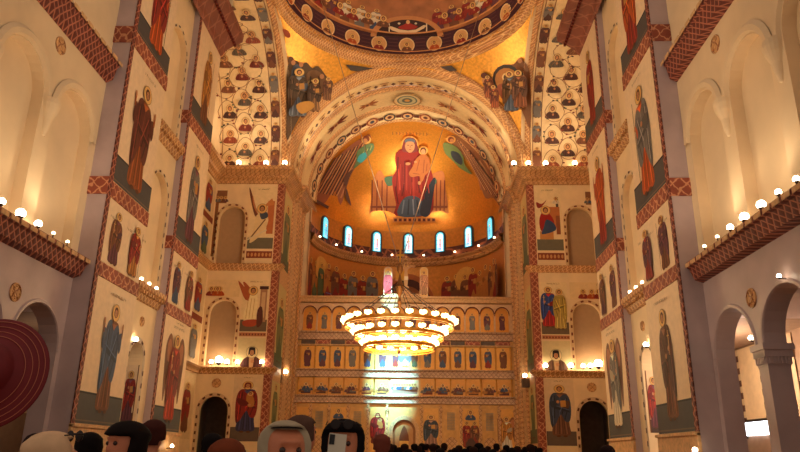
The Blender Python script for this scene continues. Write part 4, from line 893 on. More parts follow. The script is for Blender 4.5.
A = Art(); A.rect(-1.45, 7.45, 1.45, 9.1, (226, 190, 140)); A.rect(-1.3, 7.6, 1.3, 8.1, (150, 110, 90))
for q in range(9): bust(A, -1.1+.27*q, 8.35, .32, robe=rnd.choice([GREY, BLUE, WHITE, BROWN]), face=False)
ico(A, 'icon', 'Wide central supper scene icon, lower tier, washed by the bright light', None)
def mainicon(x, w, lab, fn):
    A = Art(); A.rect(x-w, 1.6, x+w, 6.2, (232, 170, 88)); fn(A, x); ico(A, 'icon', lab, None)
mainicon(-2.7, .75, 'Large icon of a mother in red, left of the royal doors', lambda A, x: saint(A, x, 2.6, 3.2, robe=(120, 50, 40), mantle=(150, 34, 28), arms='child', hat='veil', beard=False, w=1.5))
mainicon(2.7, .75, 'Large icon of a man in dark blue, right of the royal doors', lambda A, x: saint(A, x, 2.4, 3.2, robe=(150, 110, 90), mantle=(60, 66, 76), arms='book', w=1.5))
mainicon(10.3, .75, 'Large icon of a winged figure at the right end of the bottom row', lambda A, x: saint(A, x, 2.3, 3.2, robe=WHITE, mantle=OCHRE, wings=(150, 96, 62), arms='cross', w=1.2))
mainicon(-10.3, .75, 'Large icon of a winged figure at the left end of the bottom row', lambda A, x: saint(A, x, 2.3, 3.2, robe=OCHRE, mantle=BROWN, wings=(150, 96, 62), arms='cross', w=1.2))
for s in (-1, 1):
    mainicon(s*6.7, .85, 'Deacon door with two red figures on the %s of the screen' % SIDE[s], lambda A, x: (saint(A, x-.4, 2.4, 2.6, robe=(150, 60, 40), mantle=RED, w=1.1), saint(A, x+.4, 2.4, 2.6, robe=(150, 60, 40), mantle=BROWN, w=1.1), bust(A, x, 5.6, .5, robe=BLUE), A.add(ell(x, 2.6, .5, .75), (90, 60, 50))))
    for x, nm in ((4.75, 'inner'), (8.65, 'outer')):
        t2 = tag(empty('grille_panel', (s*x, 71.95, 1.6)), 'Gold panel with a grey lattice grille, %s one on the %s of the screen' % (nm, SIDE[s]), 'panel')
        MB().box((-.75, -.03, 0), (.75, .03, 4.6)).build('panel_board', screenm, t2)
        m = MB()
        for k in range(6): m.box((-.38+.13*k, -.08, 2.5), (-.34+.13*k, -.04, 4.2))
        for k in range(12): m.box((-.4, -.08, 2.5+.15*k), (.4, -.05, 2.54+.15*k))
        m.build('grille', plain('grey_lattice', (150, 140, 120), .5) if 'grey_lattice' not in MATS else MATS['grey_lattice'], t2)
        m = MB(); m.add([(a, -.07, b) for a, b in arch_loop(0, .62, 0, 1.2)]+[(a, -.02, b) for a, b in arch_loop(0, .62, 0, 1.2)], [tuple(range(17))]+[(i, (i+1) % 17, 17+(i+1) % 17, 17+i) for i in range(17)]); m.build('niche', goldcarve, t2)
# crucifix group above
c = tag(empty('crucifix', (0, 72.15, 17.75)), 'Tall painted crucifix standing on top of the icon screen', 'crucifix')
MB().box((-.13, -.06, 0), (.13, .06, 4.6)).box((-1.05, -.06, 3.3), (1.05, .06, 3.55)).box((-.45, -.06, 3.95), (.45, .06, 4.15)).box((-.35, -.06, 1.0), (.35, .06, 1.2)).build('cross', goldcarve, c)
A = Art(); A.add(cr([(-.12, 3.3), (-.95, 3.55), (-.98, 3.42), (-.2, 3.1), (-.22, 2.3), (-.2, 1.6), (-.1, .9), (.1, .9), (.2, 1.6), (.22, 2.3), (.2, 3.1), (.98, 3.42), (.95, 3.55), (.12, 3.3)]), (206, 156, 104)); A.rect(-.24, 1.9, .24, 2.3, WHITE); head(A, lambda u, v: (u, v), 0, 3.55, .14, face=False)
A.build('painted_figure', lambda u, v, h=0: (u, -.06-h, v), mat=iconm, parent=c)
MB().box((-1.7, -.15, 0), (1.7, .15, .35)).box((-.5, -.2, .3), (.5, .2, .7)).build('base', goldcarve, c)
for s in (-1, 1):
    A = Art(); A.add(arch_loop(s*1.95, .45, 17.78, 20.7), (226, 190, 130) if s > 0 else (214, 180, 150)); A.add(arch_loop(s*1.95, .36, 17.9, 20.6), (230, 176, 96)); saint(A, s*1.95, 18, 2.7, robe=(170, 120, 80) if s > 0 else (170, 40, 40), mantle=(196, 130, 90) if s > 0 else (160, 50, 50), w=1.1, beard=s > 0, hat=None if s > 0 else 'veil', arms='none')
    fres(A, 'mourner_icon', fr_front(72.15), 'Tall round-topped icon of a mourner %s of the crucifix' % ('right' if s > 0 else 'left'), 'icon', mat=iconm)

# ================================================================== chandelier
CX, CYc, CZ = .05, 48, 10.4
ch = tag(empty('chandelier', (CX, CYc, CZ)), 'Large three-ringed brass chandelier with glowing lamps hanging over the nave', 'chandelier')
cup = emit('chandelier_lamp_glow', (255, 220, 140), 7)
proto = None
for R, z, n in ((3.85, .0, 26), (3.15, -.75, 22), (2.5, -1.5, 18)):
    m = MB(); m.lathe([(R, -.22), (R+.06, -.22), (R+.06, .0), (R-.02, .0), (R-.02, -.2), (R, -.22)], (0, 0, z), 48)
    m.lathe([(R-.02, -.34), (R+.03, -.34), (R+.03, -.28), (R-.02, -.28), (R-.02, -.34)], (0, 0, z), 48)
    for k in range(n*2): a = 2*pi*k/(n*2); m.tube((R*cos(a), R*sin(a), z-.34), (R*cos(a), R*sin(a), z-.2), .02, n=4)
    m.build('ring', brass, ch)
    for k in range(n):
        a = 2*pi*(k+.3)/n
        if proto is None:
            lm = MB()
            for q in range(5):
                b = 2*pi*q/5; lm.ball((.17*cos(b), .17*sin(b), .15), .1, 6, (1, 1, 1.3))
            lm.lathe([(0, -.05), (.12, .0), (.15, .08), (0, .08)], n=8); proto = lm.build('lamp_cluster', cup, ch)
            o = proto
        else: o = proto.copy(); COL.objects.link(o); o.parent = ch
        o.location = ((R+.08)*cos(a), (R+.08)*sin(a), z+.05)
m = MB(); m.lathe([(0, 1.2), (.12, 1.2), (.22, 1.6), (.1, 1.9), (.3, 2.4), (.42, 2.7), (.2, 3.1), (.1, 3.6), (.3, 3.9), (.32, 4.2), (.1, 4.5), (0, 4.6)], n=16); m.tube((0, 0, -1.8), (0, 0, 1.3), .05); m.ball((0, 0, -1.9), .18); m.v = [(x*.75, y*.75, z) for x, y, z in m.v]; m.build('hub', plain('aged_bronze', (140, 96, 56), .4, metal=.7), ch)
m = MB(); m.box((-.32, -.05, 3.2), (.32, .05, 3.9)); m.box((-.06, -.05, 4.4), (.06, .05, 5.6)); m.box((-.3, -.04, 5.0), (.3, .04, 5.15)); m.build('hub_ornament', brass, ch)
for k in range(12):
    a = 2*pi*(k+.5)/12; m = MB(); m.tube((.15*cos(a), .15*sin(a), 2.9), (3.83*cos(a), 3.83*sin(a), .02), .022, n=5)
    for q in range(1, 8): t_ = q/8; m.ball(((.15+3.68*t_)*cos(a), (.15+3.68*t_)*sin(a), 2.9-2.88*t_), .05, 5)
    m.build('chain', iron, ch)
    m = MB(); m.tube((3.83*cos(a), 3.83*sin(a), -.2), (3.15*cos(a), 3.15*sin(a), -.75), .02, n=5); m.tube((3.15*cos(a), 3.15*sin(a), -.95), (2.5*cos(a), 2.5*sin(a), -1.5), .02, n=5); m.build('chain', iron, ch)
for k in range(6):
    a = 2*pi*k/6; m = MB(); m.tube((0, 0, -1.6), (2.5*cos(a), 2.5*sin(a), -1.62), .03, n=6); m.build('spoke', brass, ch)
cab = plain('grey_steel_cable', (170, 140, 110), .4, metal=.4)
for (x, y, nm) in ((321, 0, 'left'), (481, 7, 'right')):
    p = hitc(x, y, (0, CY, 0), 10.6); q = V(CX, CYc, CZ+4.3)
    tag(MB().tube(q, p, .035, n=6).build('suspension_cable', cab), 'Thin straight cable from the chandelier up to the dome, on the %s' % nm, 'cable')

# ================================================================== floodlamps on the ledges
lampN = []
def flood(p, r, label, aim=(0, 0, 1), group=None, dim=False, base=None, arm=None):
    t = tag(empty('floodlight', tuple(p)), label, 'floodlight', group)
    m = MB(); m.lathe([(0, -r*1.1), (r*.5, -r*1.1), (r*.7, -r*.7), (0, -r*.7)], n=10); m.tube((0, 0, -r*1.1), (0, 0, -r*1.35 if base is None else base-p[2]), r*.3); (m.tube((0, 0, -r), (arm-p[0], 0, -r*1.3), r*.25) if arm is not None else 0); m.build('housing', iron, t)
    m = MB(); m.ball((0, 0, 0), r, 10); m.build('lens', glow if dim else glow2, t, True)
LO = ['nearest the camera', 'second from the near end', 'third from the near end', 'fourth from the near end', 'fifth from the near end', 'sixth from the near end', 'farthest']
for k, (y, d) in enumerate(((20.9, .13), (22.05, .17), (23.2, .14), (24.3, .07), (25.4, .07))): flood((-12.42, y, 9.42), d, 'Round floodlight on the red left ledge, %s' % (LO[k] if k < 4 else 'farthest'), dim=k > 2, group='lamps on the left ledge', base=9.17)
for k, (y, d) in enumerate(((18.75, .1), (19.8, .1), (20.9, .15), (22.1, .16), (23.2, .12), (24.3, .07), (25.5, .07))): flood((12.42, y, 9.42), d, 'Round floodlight on the red right ledge, %s' % LO[k], dim=k > 4, group='lamps on the right ledge', base=9.17)
for k, y in enumerate((32.1, 33.1, 34.1)):
    for s in (-1, 1): flood((s*12.1, y, 9.6), .1, 'Small lamp on the %s bay cornice, %s' % (SIDE[s], ['near', 'middle', 'far'][k]), dim=True, group='lamps of the bay cornices')
for s, q in ((-1, (136, 339.5)), (1, (645.6, 344.5))):
    p = hitp(*q, 0, s*12.2); flood(p, .12, 'Single bright lamp at the crown of the %s bay doorway' % SIDE[s], arm=s*12.36)
for k, (x, y) in enumerate(((238.8, 162.8), (266, 163), (284.7, 163), (514, 166.5), (528.3, 163), (545.6, 164), (574.7, 163))):
    p = hitp(x, y, 1, 61.9); p.z = max(p.z, 28.95); flood(p, .24, 'Lamp on the high cornice of the %s crossing pier, %s' % ('left' if k < 3 else 'right', ['outermost', 'middle', 'at the corner', 'at the corner', 'second from the corner', 'third from the corner', 'outermost'][k]), group='lamps on the high cornices')
for k, (x, y, r) in enumerate(((211.3, 361.7, .2), (218.8, 362.5, .36), (226.8, 362, .24), (237.3, 362, .2), (261.8, 362, .2), (545.5, 366, .22), (571, 366.4, .24), (583.4, 366, .22), (590.4, 366, .24), (598.6, 366.8, .38))):
    p = hitp(x, y, 1, 62.35); p.z = max(p.z, 9.12+r*1.36); flood(p, r, 'Lamp on the low cornice of the %s crossing pier, %s' % ('left' if k < 5 else 'right', ['first from the left', 'largest of them', 'third from the left', 'fourth from the left', 'beside the monk on the right', 'beside the monk on the left', 'second from the left', 'third from the left', 'fourth from the left', 'largest of them'][k]), group='lamps on the low cornices')
for s, (x, y) in ((-1, (285.7, 372)), (1, (524.8, 375.6))):
    p = hitp(x, y, 0, s*11.6); flood(p, .22, 'Small lamp on the inner side of the %s crossing pier' % SIDE[s])
    m = MB(); m.box((p.x-.3, p.y-.3, p.z-1.1), (s*12, p.y+.3, p.z-.3)); tag(m.build('lamp_bracket', darkstone), 'Dark bracket under the lamp inside the %s crossing pier' % SIDE[s], 'bracket')
for k, (az, z) in enumerate(((-75, 25.35), (-55, 25.35), (-33, 25.35), (-11, 25.35), (11, 25.35), (34, 25.35), (55, 25.35), (75, 25.35))):
    flood(frc(az, z, .45), .13, 'Tiny lamp between the apse windows, %s from the left' % ordn[k] if k < 7 else 'Tiny lamp between the apse windows, rightmost', dim=True, group='lamps between the apse windows')
flood(hitp(779, 276, 0, 12.6), .07, 'Small white lamp on the right wall over the nearer aisle arch', arm=12.86)
flood(hitp(751, 338, 0, 13.4), .1, 'Bright lamp shining inside the farther right aisle arch', arm=13.7)
for (x, y, l) in ((695, 450, 'right'), (172, 446, 'left')): p = hitp(x, y, 0, 11.6 if x > 400 else -11.6); flood(p, .1, 'Small light low by the %s wall base' % l, arm=12 if x > 400 else -12)
# right aisle: painted pier edge, strips and a sunlit window
m = MB(); pz = [hitp(x, y, 0, 17.55) for x, y in ((748, 437), (774, 424))]
y0, y1 = sorted((pz[0].y, pz[1].y)); wn += 1
t = tag(empty('window_%d' % wn, (17.55, (y0+y1)/2, 2.2)), kind='structure'); t['label'] = 'Sunlit opening low in the right aisle'; t.location.z = 2.75
MB().box((-.05, -(y1-y0)/2, 0), (.0, (y1-y0)/2, .62)).build('pane', day, t)
m = MB(); m.box((-.12, -(y1-y0)/2-.12, -.12), (.02, -(y1-y0)/2, 0.74)); m.box((-.12, (y1-y0)/2, -.12), (.02, (y1-y0)/2+.12, 0.74)); m.box((-.12, -(y1-y0)/2, .62), (.02, (y1-y0)/2, 0.74)); m.build('window_frame', iron, t)
p = hitp(735, 437, 0, 17.5); flood(p, .22, 'White lamp low in the right aisle beside the sunlit opening', arm=17.6)  # glowing ball added for the second white patch next to the opening
for s in (-1, 1):
    ya = (hitp(741, 385, 0, 17.55).y, hitp(764, 385, 0, 17.55).y); y0, y1 = max(ya), min(ya)
    A = Art(); A.rect(y1-3, 3.3, y0+4, 6.9, (196, 164, 130)); A.rect(y1, 3.3, y0, 6.9, (234, 204, 160))
    for y in (y0, y1, y0+3.5): checker(A, [(y, 3.3), (y, 6.9)], .32, (216, 190, 150), (96, 60, 50), .3)
    saint(A, y0+1.9, 3.4, 3.2, robe=BROWN, mantle=ORANGE, w=1.2); saint(A, y1-1.3, 3.4, 3.2, robe=RED, mantle=BROWN, w=1.2)
    fres(A, 'aisle_fresco', fr_side(s, 17.55), 'Cream painted aisle wall with chequered strips seen through the %s arches' % SIDE[s])

# ================================================================== people
skinm = plain('skin', (196, 120, 84), .5, var=.05, scale=20)
CLOTH = {}
def cloth(c, name):
    if name not in CLOTH: CLOTH[name] = plain(name, c, .8, var=.12, scale=14, bump=.1, spec=.1)
    return CLOTH[name]
def loft(mb, rings, n=14):
    b = len(mb.v)
    vs = [(x+rx*cos(2*pi*k/n), y+ry*sin(2*pi*k/n), z) for (x, y, z, rx, ry) in rings for k in range(n)]
    fs = [(i*n+k, i*n+(k+1) % n, (i+1)*n+(k+1) % n, (i+1)*n+k) for i in range(len(rings)-1) for k in range(n)]
    fs += [tuple(range(n))[::-1], tuple((len(rings)-1)*n+k for k in range(n))]
    return mb.add(vs, fs)
HEADR = [(1.555, .058, .062, .01), (1.575, .066, .085, .018), (1.61, .073, .094, .012), (1.65, .078, .098, .006), (1.69, .078, .098, 0), (1.72, .07, .088, -.004), (1.74, .05, .064, -.006), (1.752, .02, .026, -.006)]
def hand(mb, w, d, spread, side):
    """palm and five fingers; w wrist, d direction of the fingers, spread the across-palm direction"""
    w = Vector(w); d = Vector(d).normalized(); sp = Vector(spread).normalized(); nrm = d.cross(sp)
    for k in range(4): mb.tube(w+sp*(-.028+.019*k)*1.0, w+d*.085+sp*(-.032+.0215*k), .014, .011)
    for k, L in enumerate((.062, .075, .082, .072)):
        a = w+d*.08+sp*(-.032+.0215*k); m = a+d*L*.5+nrm*.004; e = m+d*L*.42+nrm*.018
        mb.tube(a, m, .0095, .009); mb.tube(m, e, .009, .007); mb.ball(e, .0072, 6)
    a = w+d*.02+sp*.03; m = a+d*.035+sp*.032; e = m+d*.035+sp*.008+nrm*.01; mb.tube(a, m, .012, .011); mb.tube(m, e, .011, .008); mb.ball(e, .008, 6)
def limb(mb, pts):
    for (p, r), (q, r2) in zip(pts, pts[1:]): mb.tube(p, q, r, r2, 10); mb.ball(q, r2, 8)
    mb.ball(pts[0][0], pts[0][1], 8)
DG = None
def remeshed(mb, name, mat, parent, vox):
    o = mb.build(name, mat, parent); md = o.modifiers.new('r', 'REMESH'); md.mode = 'VOXEL'; md.voxel_size = vox; md.use_smooth_shade = True
    bpy.context.view_layer.update(); dg = bpy.context.evaluated_depsgraph_get()
    me = bpy.data.meshes.new_from_object(o.evaluated_get(dg)); o.modifiers.clear(); o.data = me
    if not me.materials: me.materials.append(mat)
    for p in me.polygons: p.use_smooth = True
    return o
def person(label, X, Y, top, rz, shirt, hair, style='short', vox=.012, arms='down', group=None, trousers=(38, 34, 40), names=('dark', 'dark')):
    k = (top-FLOOR)/1.765
    t = tag(empty('person', (X, Y, FLOOR), rz), label, 'person', group); t.scale = (k, k, k)
    AR = {}
    for s in (-1, 1):
        if arms == 'phone': AR[s] = [(V(s*.17, 0, 1.42), .05), (V(s*.24, .12, 1.22), .043), (V(s*.07, .36, 1.47), .03)]
        else: AR[s] = [(V(s*.17, 0, 1.42), .05), (V(s*.235, -.02, 1.13), .042), (V(s*.25, .07, .88), .028)]
    b = MB()
    loft(b, [(0, 0, .86, .16, .11), (0, 0, .95, .165, .115), (0, 0, 1.1, .14, .1), (0, 0, 1.28, .165, .115), (0, 0, 1.4, .175, .1), (0, 0, 1.45, .12, .075), (0, 0, 1.485, .062, .06), (0, .004, 1.53, .054, .058)]+[(0, oy, z, rx, ry) for z, rx, ry, oy in HEADR])
    for s in (-1, 1):
        limb(b, [((s*.09, 0, .9), .095), ((s*.1, .01, .5), .06), ((s*.1, -.01, .1), .042)]); limb(b, [((s*.1, -.02, .06), .042), ((s*.11, .13, .045), .035)])
        limb(b, AR[s]); w = AR[s][-1][0]
        if arms == 'phone': hand(b, w, (-s*.12, .02, 1), (-s*1, 0, 0), s)
        else: hand(b, w, (0, .1, -1), (0, 1, 0), s)
        b.ball((s*.079, -.005, 1.645), .026, 8, (.35, .8, 1.2))
    b.ball((0, .104, 1.632), .018, 8, (.8, 1.1, 1.4)); b.ball((0, .098, 1.69), .03, 8, (1.6, .45, .4)); b.ball((0, .098, 1.592), .018, 8, (1.5, .6, .5)); b.ball((0, .088, 1.565), .022, 8)
    body = remeshed(b, 'body', skinm, t, vox)
    if vox < .02:
        for s in (-1, 1): MB().ball((s*.031, .092, 1.662), .0125, 8).ball((s*.031, .0995, 1.661), .0062, 8).build('eye', MATS.get('eye_brown') or plain('eye_brown', (60, 40, 32), .2, var=.02), body)
    b = MB(); e = .018
    loft(b, [(0, 0, .84, .185, .135), (0, 0, 1.1, .17, .128), (0, 0, 1.28, .188, .138), (0, 0, 1.4, .195, .122), (0, 0, 1.455, .135, .095), (0, 0, 1.495, .082, .08)])
    for s in (-1, 1): a = AR[s]; limb(b, [(a[0][0], a[0][1]+e+.008), (a[1][0], a[1][1]+e), (a[1][0].lerp(a[2][0], .92), a[2][1]+e)])
    remeshed(b, 'jacket', cloth(shirt, names[0]+'_cloth'), t, vox*1.3)
    b = MB(); loft(b, [(0, 0, .8, .17, .13), (0, 0, .97, .178, .128)])
    for s in (-1, 1): limb(b, [((s*.09, 0, .88), .105), ((s*.1, .01, .5), .075), ((s*.1, -.01, .1), .062)])
    remeshed(b, 'trousers', cloth(trousers, 'charcoal_trousers'), t, vox*1.5)
    b = MB()
    for s in (-1, 1): b.ball((s*.105, .045, .045), .05, 10, (1, 2.4, .85))
    b.build('shoes', MATS.get('dark_shoes') or plain('dark_shoes', (30, 26, 26), .4), t)
    # hair or head covering: a shell around the skull, open at the face
    b = MB(); n = 28; rings = []
    long = style in ('long', 'scarf', 'hood')
    e = {'short': .014, 'long': .03, 'scarf': .026, 'hood': .024, 'bob': .024, 'curly': .032}[style]
    zs = ([1.40, 1.45, 1.5, 1.53] if long else [])+[1.56, 1.585, 1.61, 1.64, 1.665, 1.69]; NL = len(zs); zs = zs+[('d', radians(11.25*q)) for q in range(1, 9)]
    def hr(z):
        if z < 1.555: return (.085+.25*max(0, 1.5-z), .075+.1*max(0, 1.5-z), -.02)
        for (z0, a, c_, o), (z1, a1, c1, o1) in zip(HEADR, HEADR[1:]):
            if z <= z1: f = (z-z0)/(z1-z0); return (a+(a1-a)*f, c_+(c1-c_)*f, o+(o1-o)*f)
        return (.02, .026, -.006)
    vs = []
    rn = random.Random(int(abs(X)*100))
    line_ = {'hood': 1.746, 'curly': 1.695, 'scarf': 1.71}.get(style, 1.715)
    for z in zs:
        dome = isinstance(z, tuple)
        if dome: ph_ = z[1]; z = 1.69+(.062+e)*sin(ph_)
        else: rx, ry, oy = hr(z)
        for q in range(n):
            a = 2*pi*q/n; front = sin(a); ee = e+(rn.uniform(-.006, .006) if style in ('curly', 'short', 'bob') else rn.uniform(-.003, .003))
            face = front > .25 and z < line_
            low = style in ('short', 'bob', 'curly') and z < 1.6 and front > -.55
            if face or low: ee = -.025
            if dome:
                c_ = max(.02, cos(ph_)); R1 = (.078+ee)*c_ if not face else (.078*c_-.02); R2 = (.098+ee)*c_ if not face else (.098*c_-.02)
                vs.append((R1*cos(a), -.003+R2*sin(a), z if not face else min(z, line_)))
            else: vs.append(((rx+ee)*cos(a), oy+(ry+ee)*sin(a), z))
    m_ = len(zs); fs = [(i*n+q, i*n+(q+1) % n, (i+1)*n+(q+1) % n, (i+1)*n+q) for i in range(m_-1) for q in range(n)]+[tuple((m_-1)*n+q for q in range(n))]
    b.add(vs, fs); b.build({'scarf': 'headscarf', 'hood': 'hood'}.get(style, 'hair'), cloth(hair, names[1]), t, True)
    return t
def at(x, y, Y): return hitp(x, y, 1, Y)
def shades(t, y, z, rot=0):
    m = MB()
    for s in (-1, 1): m.lathe([(0, -.004), (.022, -.004), (.025, 0), (.022, .004), (0, .004)], (s*.031, y, z), 14, axis='Y'); m.tube((s*.07, y, z+.01), (s*.088, y-.11, z+.0), .003, n=5)
    m.tube((-.01, y, z+.01), (.01, y, z+.01), .003, n=5); o = m.build('sunglasses', MATS.get('dark_lens') or plain('dark_lens', (34, 22, 20), .45, spec=.3), t); return o
p = at(91, 432, 4.8); person('Person with short black hair, left of the man with thick dark hair', p.x, p.y, p.z, .1, (44, 36, 40), (22, 16, 16), names=('dark_grey', 'black_hair'))
p = at(129, 424, 3.7); person('Person with thick dark hair facing the camera, lower left', p.x, p.y, p.z, 2.6, (60, 44, 40), (26, 18, 16), 'curly', names=('brown', 'dark_hair'))
p = at(155, 420.5, 6.2); person('Person with reddish-brown hair behind the thick-haired man', p.x, p.y, p.z, 0, (36, 28, 30), (70, 34, 28), 'bob', names=('black', 'reddish_hair'))
p = at(213, 433, 6.4); person('Person with black hair standing before the left doorway', p.x, p.y, p.z, .3, (206, 186, 160), (24, 18, 18), 'short', names=('cream', 'black_hair_soft'))
p = at(302, 415, 4.6); person('Tall grey-haired man behind the hooded woman', p.x, p.y, p.z, -.6, (110, 60, 50), (92, 66, 54), 'short', names=('maroon', 'greying_hair'))
p = at(382, 434, 7.5); person('Person with reddish head to the right of the phone', p.x, p.y, p.z, .2, (36, 30, 34), (120, 62, 48), 'short', names=('black_b', 'auburn_hair'))
p = at(228, 440, 3.6); person('Person with blurred auburn hair left of the hooded woman', p.x, p.y, p.z, .2, (120, 60, 40), (120, 58, 34), 'bob', names=('rust', 'copper_hair'))
p = at(607, 445, 9); person('Person with a dark head standing by the right wall base', p.x, p.y, p.z, 0, (50, 36, 36), (40, 24, 22), 'short', names=('black_c', 'dark_hair_b'))
p = at(38, 433, 5.2); person('Dark-haired person behind the cream headscarf at far left', p.x, p.y, p.z, .2, (80, 44, 48), (40, 24, 24), 'short', names=('plum', 'dark_hair_c'))
p = at(54, 433.5, 2.7); t = person('Person in a cream headscarf with sunglasses, lower left corner', p.x, p.y, p.z, -.5, (206, 170, 130), (214, 176, 136), 'hood', names=('cream_b', 'cream_scarf'))
o = shades(t, .1, 1.757)
p = at(286, 420, 2.6); t = person('Woman in a grey hood with her forehead showing, bottom centre-left', p.x, p.y, p.z-.01, pi+.45, (170, 156, 132), (176, 160, 132), 'hood', names=('grey', 'grey_hood'))
b = MB(); b.lathe([(.066, 1.741), (.05, 1.754), (.03, 1.761), (0, 1.765)], (0, .012, 0), 20, sy=1.2); b.build('hair', cloth((44, 26, 22), 'dark_hair'), t, True)
p = at(344, 420, 3.4); t = person('Person with long black hair photographing towards the camera with a phone', p.x, p.y, p.z-.01, pi+.03, (24, 20, 24), (20, 15, 17), 'long', arms='phone', names=('black_d', 'black_long_hair'))
shades(t, .125, 1.75)
wrist = t.matrix_basis @ V(0, .385, 1.62)
ph = tag(empty('phone', wrist, .1), 'White phone with a camera bump held up in front of the black hair', 'phone'); ph.rotation_euler = (.06, .08, .05)
m = MB(); m.box((-.037, -.004, -.04), (.037, .004, .075)); m.build('case', plain('pale_phone_back', (214, 206, 184), .25, var=.03), ph)
m = MB(); m.box((-.034, -.0065, .03), (-.012, -.004, .071)); m.build('camera_island', plain('black_glass', (24, 24, 26), .15), ph)
m = MB()
for z in (.038, .051, .064): m.lathe([(0, -.008), (.0055, -.008), (.0065, -.006)], (-.023, 0, z), 12, axis='Y')
m.build('camera_lens', MATS['black_glass'], ph)
# wide-brimmed hat wearer at the left edge
hc = at(-15, 372, 1.8)
t = person('Person at the left edge in a dark red wide-brimmed hat', hc.x-.175, 1.95, hc.z-.02, .2, (60, 26, 30), (150, 100, 70), 'bob', names=('wine', 'fair_hair'))
k = t.scale.x
hatm = plain('dark_red_straw', (112, 22, 26), .7, var=.1, scale=30); stitch = plain('pale_stitching', (190, 110, 84), .7)
hat = empty('hat', (.14/k, -.14/k, (hc.z-FLOOR)/k)); hat.parent = t; hat.rotation_euler = (radians(82), 0, radians(-6)); hat.scale = (1/k,)*3
m = MB(); m.lathe([(.075, .03), (.1, .012), (.125, .004), (.15, 0), (.153, .003), (.15, .006), (.12, .01), (.098, .02), (.075, .04)], n=48); m.build('brim', hatm, hat, True)
m = MB(); m.lathe([(.077, .02), (.076, .06), (.068, .09), (.04, .1), (0, .102)], n=40); m.build('crown', hatm, hat, True)
for r, z in ((.143, .0085), (.128, .0105), (.113, .014), (.098, .023)):
    m = MB(); m.lathe([(r-.001, z), (r, z+.001), (r+.001, z), (r, z-.001), (r-.001, z)], n=48); m.build('stitch_line', stitch, hat)

# the crowd before the icon screen
protos = []
for q, (c_, h_, nm) in enumerate((((30, 22, 24), (30, 20, 18), 'crowd_black'), ((70, 30, 26), (50, 30, 22), 'crowd_maroon'), ((50, 40, 44), (24, 18, 18), 'crowd_grey'))):
    protos.append(person('x', -2+q, 20, 1.8, 0, c_, h_, ['short', 'bob', 'scarf'][q], vox=.028, names=(nm, nm+'_hair')))
def dup(o, parent=None):
    c = o.copy(); COL.objects.link(c); c.parent = parent
    for h in o.children: dup(h, c)
    return c
rnd = random.Random(12); spots = []
x = 384; i = 0
while x < 545:
    for _ in range(60):
        c_ = (x, 447+rnd.uniform(-4, 3), rnd.uniform(15, 26)); q_ = at(*c_)
        if all(hypot(q_.x-at(*o_).x, q_.y-at(*o_).y) > .62 for o_ in spots): break
    spots.append(c_); x += rnd.uniform(3.2, 6.5)
for i, (x, y, Y) in enumerate(spots):
    k = i % 3; o = protos[k] if i < 3 else dup(protos[k])
    p = at(x, y, Y); o.location = (p.x, p.y, FLOOR); sc = (p.z-FLOOR)/1.765; o.scale = (sc*rnd.uniform(.95, 1.1), sc, sc); o.rotation_euler.z = rnd.uniform(-.6, .6)
    o['label'] = '%s person in the far crowd by the screen, %d%s of %d from left' % (['Black-clad', 'Maroon-clad', 'Grey-scarfed'][k], i+1, {1: 'st', 2: 'nd', 3: 'rd'}.get((i+1) % 10 if (i+1) not in (11, 12, 13) else 0, 'th'), len(spots)); o['group'] = 'crowd before the icon screen'

# ================================================================== light
def area(name, loc, to, w, h, e, c=(1, .72, .42), spread=180):
    l = bpy.data.lights.new(name, 'AREA'); l.shape = 'RECTANGLE'; l.size = w; l.size_y = h; l.energy = e; l.color = c; l.spread = radians(spread)
    o = bpy.data.objects.new(name, l); COL.objects.link(o); o.location = loc; o.rotation_euler = (Vector(to)-Vector(loc)).to_track_quat('-Z', 'Y').to_euler(); return o
def spot(name, loc, to, e, ang, c=(1, .72, .42), r=.3, blend=.6):
    l = bpy.data.lights.new(name, 'SPOT'); l.energy = e; l.spot_size = radians(ang); l.spot_blend = blend; l.shadow_soft_size = r; l.color = c
    o = bpy.data.objects.new(name, l); COL.objects.link(o); o.location = loc; o.rotation_euler = (Vector(to)-Vector(loc)).to_track_quat('-Z', 'Y').to_euler(); return o
def point(name, loc, e, c=(1, .72, .42), r=.5):
    l = bpy.data.lights.new(name, 'POINT'); l.energy = e; l.color = c; l.shadow_soft_size = r
    o = bpy.data.objects.new(name, l); COL.objects.link(o); o.location = loc; return o
WARM = (1, .79, .56)
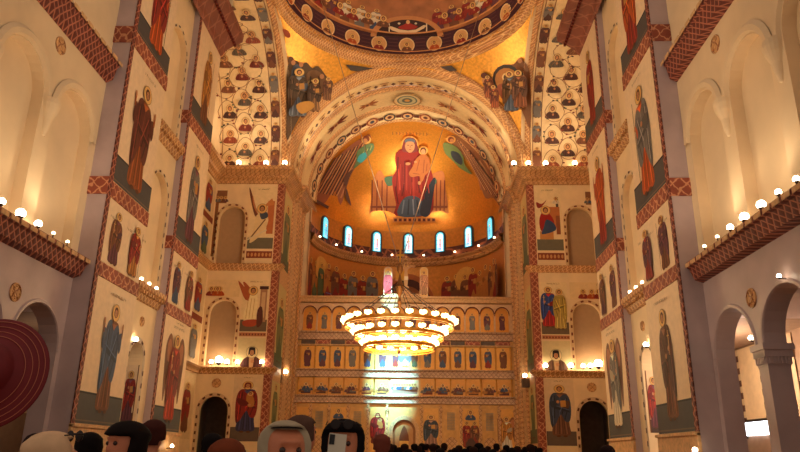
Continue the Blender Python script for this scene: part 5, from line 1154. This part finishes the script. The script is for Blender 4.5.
for s in (-1, 1):
    for y in (20, 23.5): spot('ledge_flood', (s*11.6, y, 9.7), (s*12.9, y+1.5, 19), 170, 150, WARM, .3)
    spot('cross_flood', (s*11.2, 22, 9.6), (-s*12, 32, 19), 3300, 100, WARM, .4)
    spot('cross_flood', (s*11.2, 25, 9.6), (-s*12, 38, 22), 3300, 90, WARM, .4)
    spot('pier_flood', (s*11.2, 38.5, 27.5+1.4), (-s*15, 62, 31), 4500, 90, WARM, .4)
    spot('pendentive_flood', (s*14, 61.2, 29.2), (-s*9.5, 58.6, 37), 5000, 46, (1, .8, .5), .3)
    spot('soffit_flood', (s*15.3, 58, 29.2), (s*15.3, 60, 40), 700, 150, WARM, .3)
    spot('arch_flood', (s*10.5, 64, 29.3), (-s*3, 68, 41), 1700, 120, WARM, .3)
    spot('conch_flood', (s*9, 67, 29.3), (-s*1, 77, 37), 3000, 70, (1, .8, .52), .3)
    point('aisle_lamp', (s*14.9, 30.5, 5.2), 620 if s > 0 else 70, (1, .8, .62), .15)
spot('conch_flood', (0, 72.8, 18.6), (0, 77.5, 37.5), 11000, 40, (1, .82, .55), .3)
spot('dome_flood', (0, 41.5, 40.9), (0, 62, 42), 2500, 120, WARM, .4)
point('chandelier_light', (CX, CYc, 9.6), 2500, (1, .74, .42), 2.0)
spot('screen_flood', (0, 44, 27), (0, 72, 9), 8800, 46, (1, .78, .52), .5)
spot('window_daylight', (-1.5, 52, 43), (-1.4, 71.9, 9.3), 1100000, 9, (.22, .72, 1), .05, 1.0)  # added cool spot imitating the flare on the icon screen, no window here
spot('window_daylight', (-3.5, 56, 42), (-1.7, 72, 18.4), 500000, 6, (.3, .78, 1), .05, 1.0)  # second added spot, for the flare just above the screen
w = bpy.data.worlds.new('world'); bpy.context.scene.world = w; w.use_nodes = True
bg = w.node_tree.nodes['Background']; bg.inputs['Color'].default_value = (1, .78, .63, 1); bg.inputs['Strength'].default_value = .42
sc = bpy.context.scene
sc.view_settings.view_transform = 'Standard'; sc.view_settings.look = 'None'; sc.view_settings.gamma = 1; sc.view_settings.use_curve_mapping = False
sc.view_settings.exposure = .06
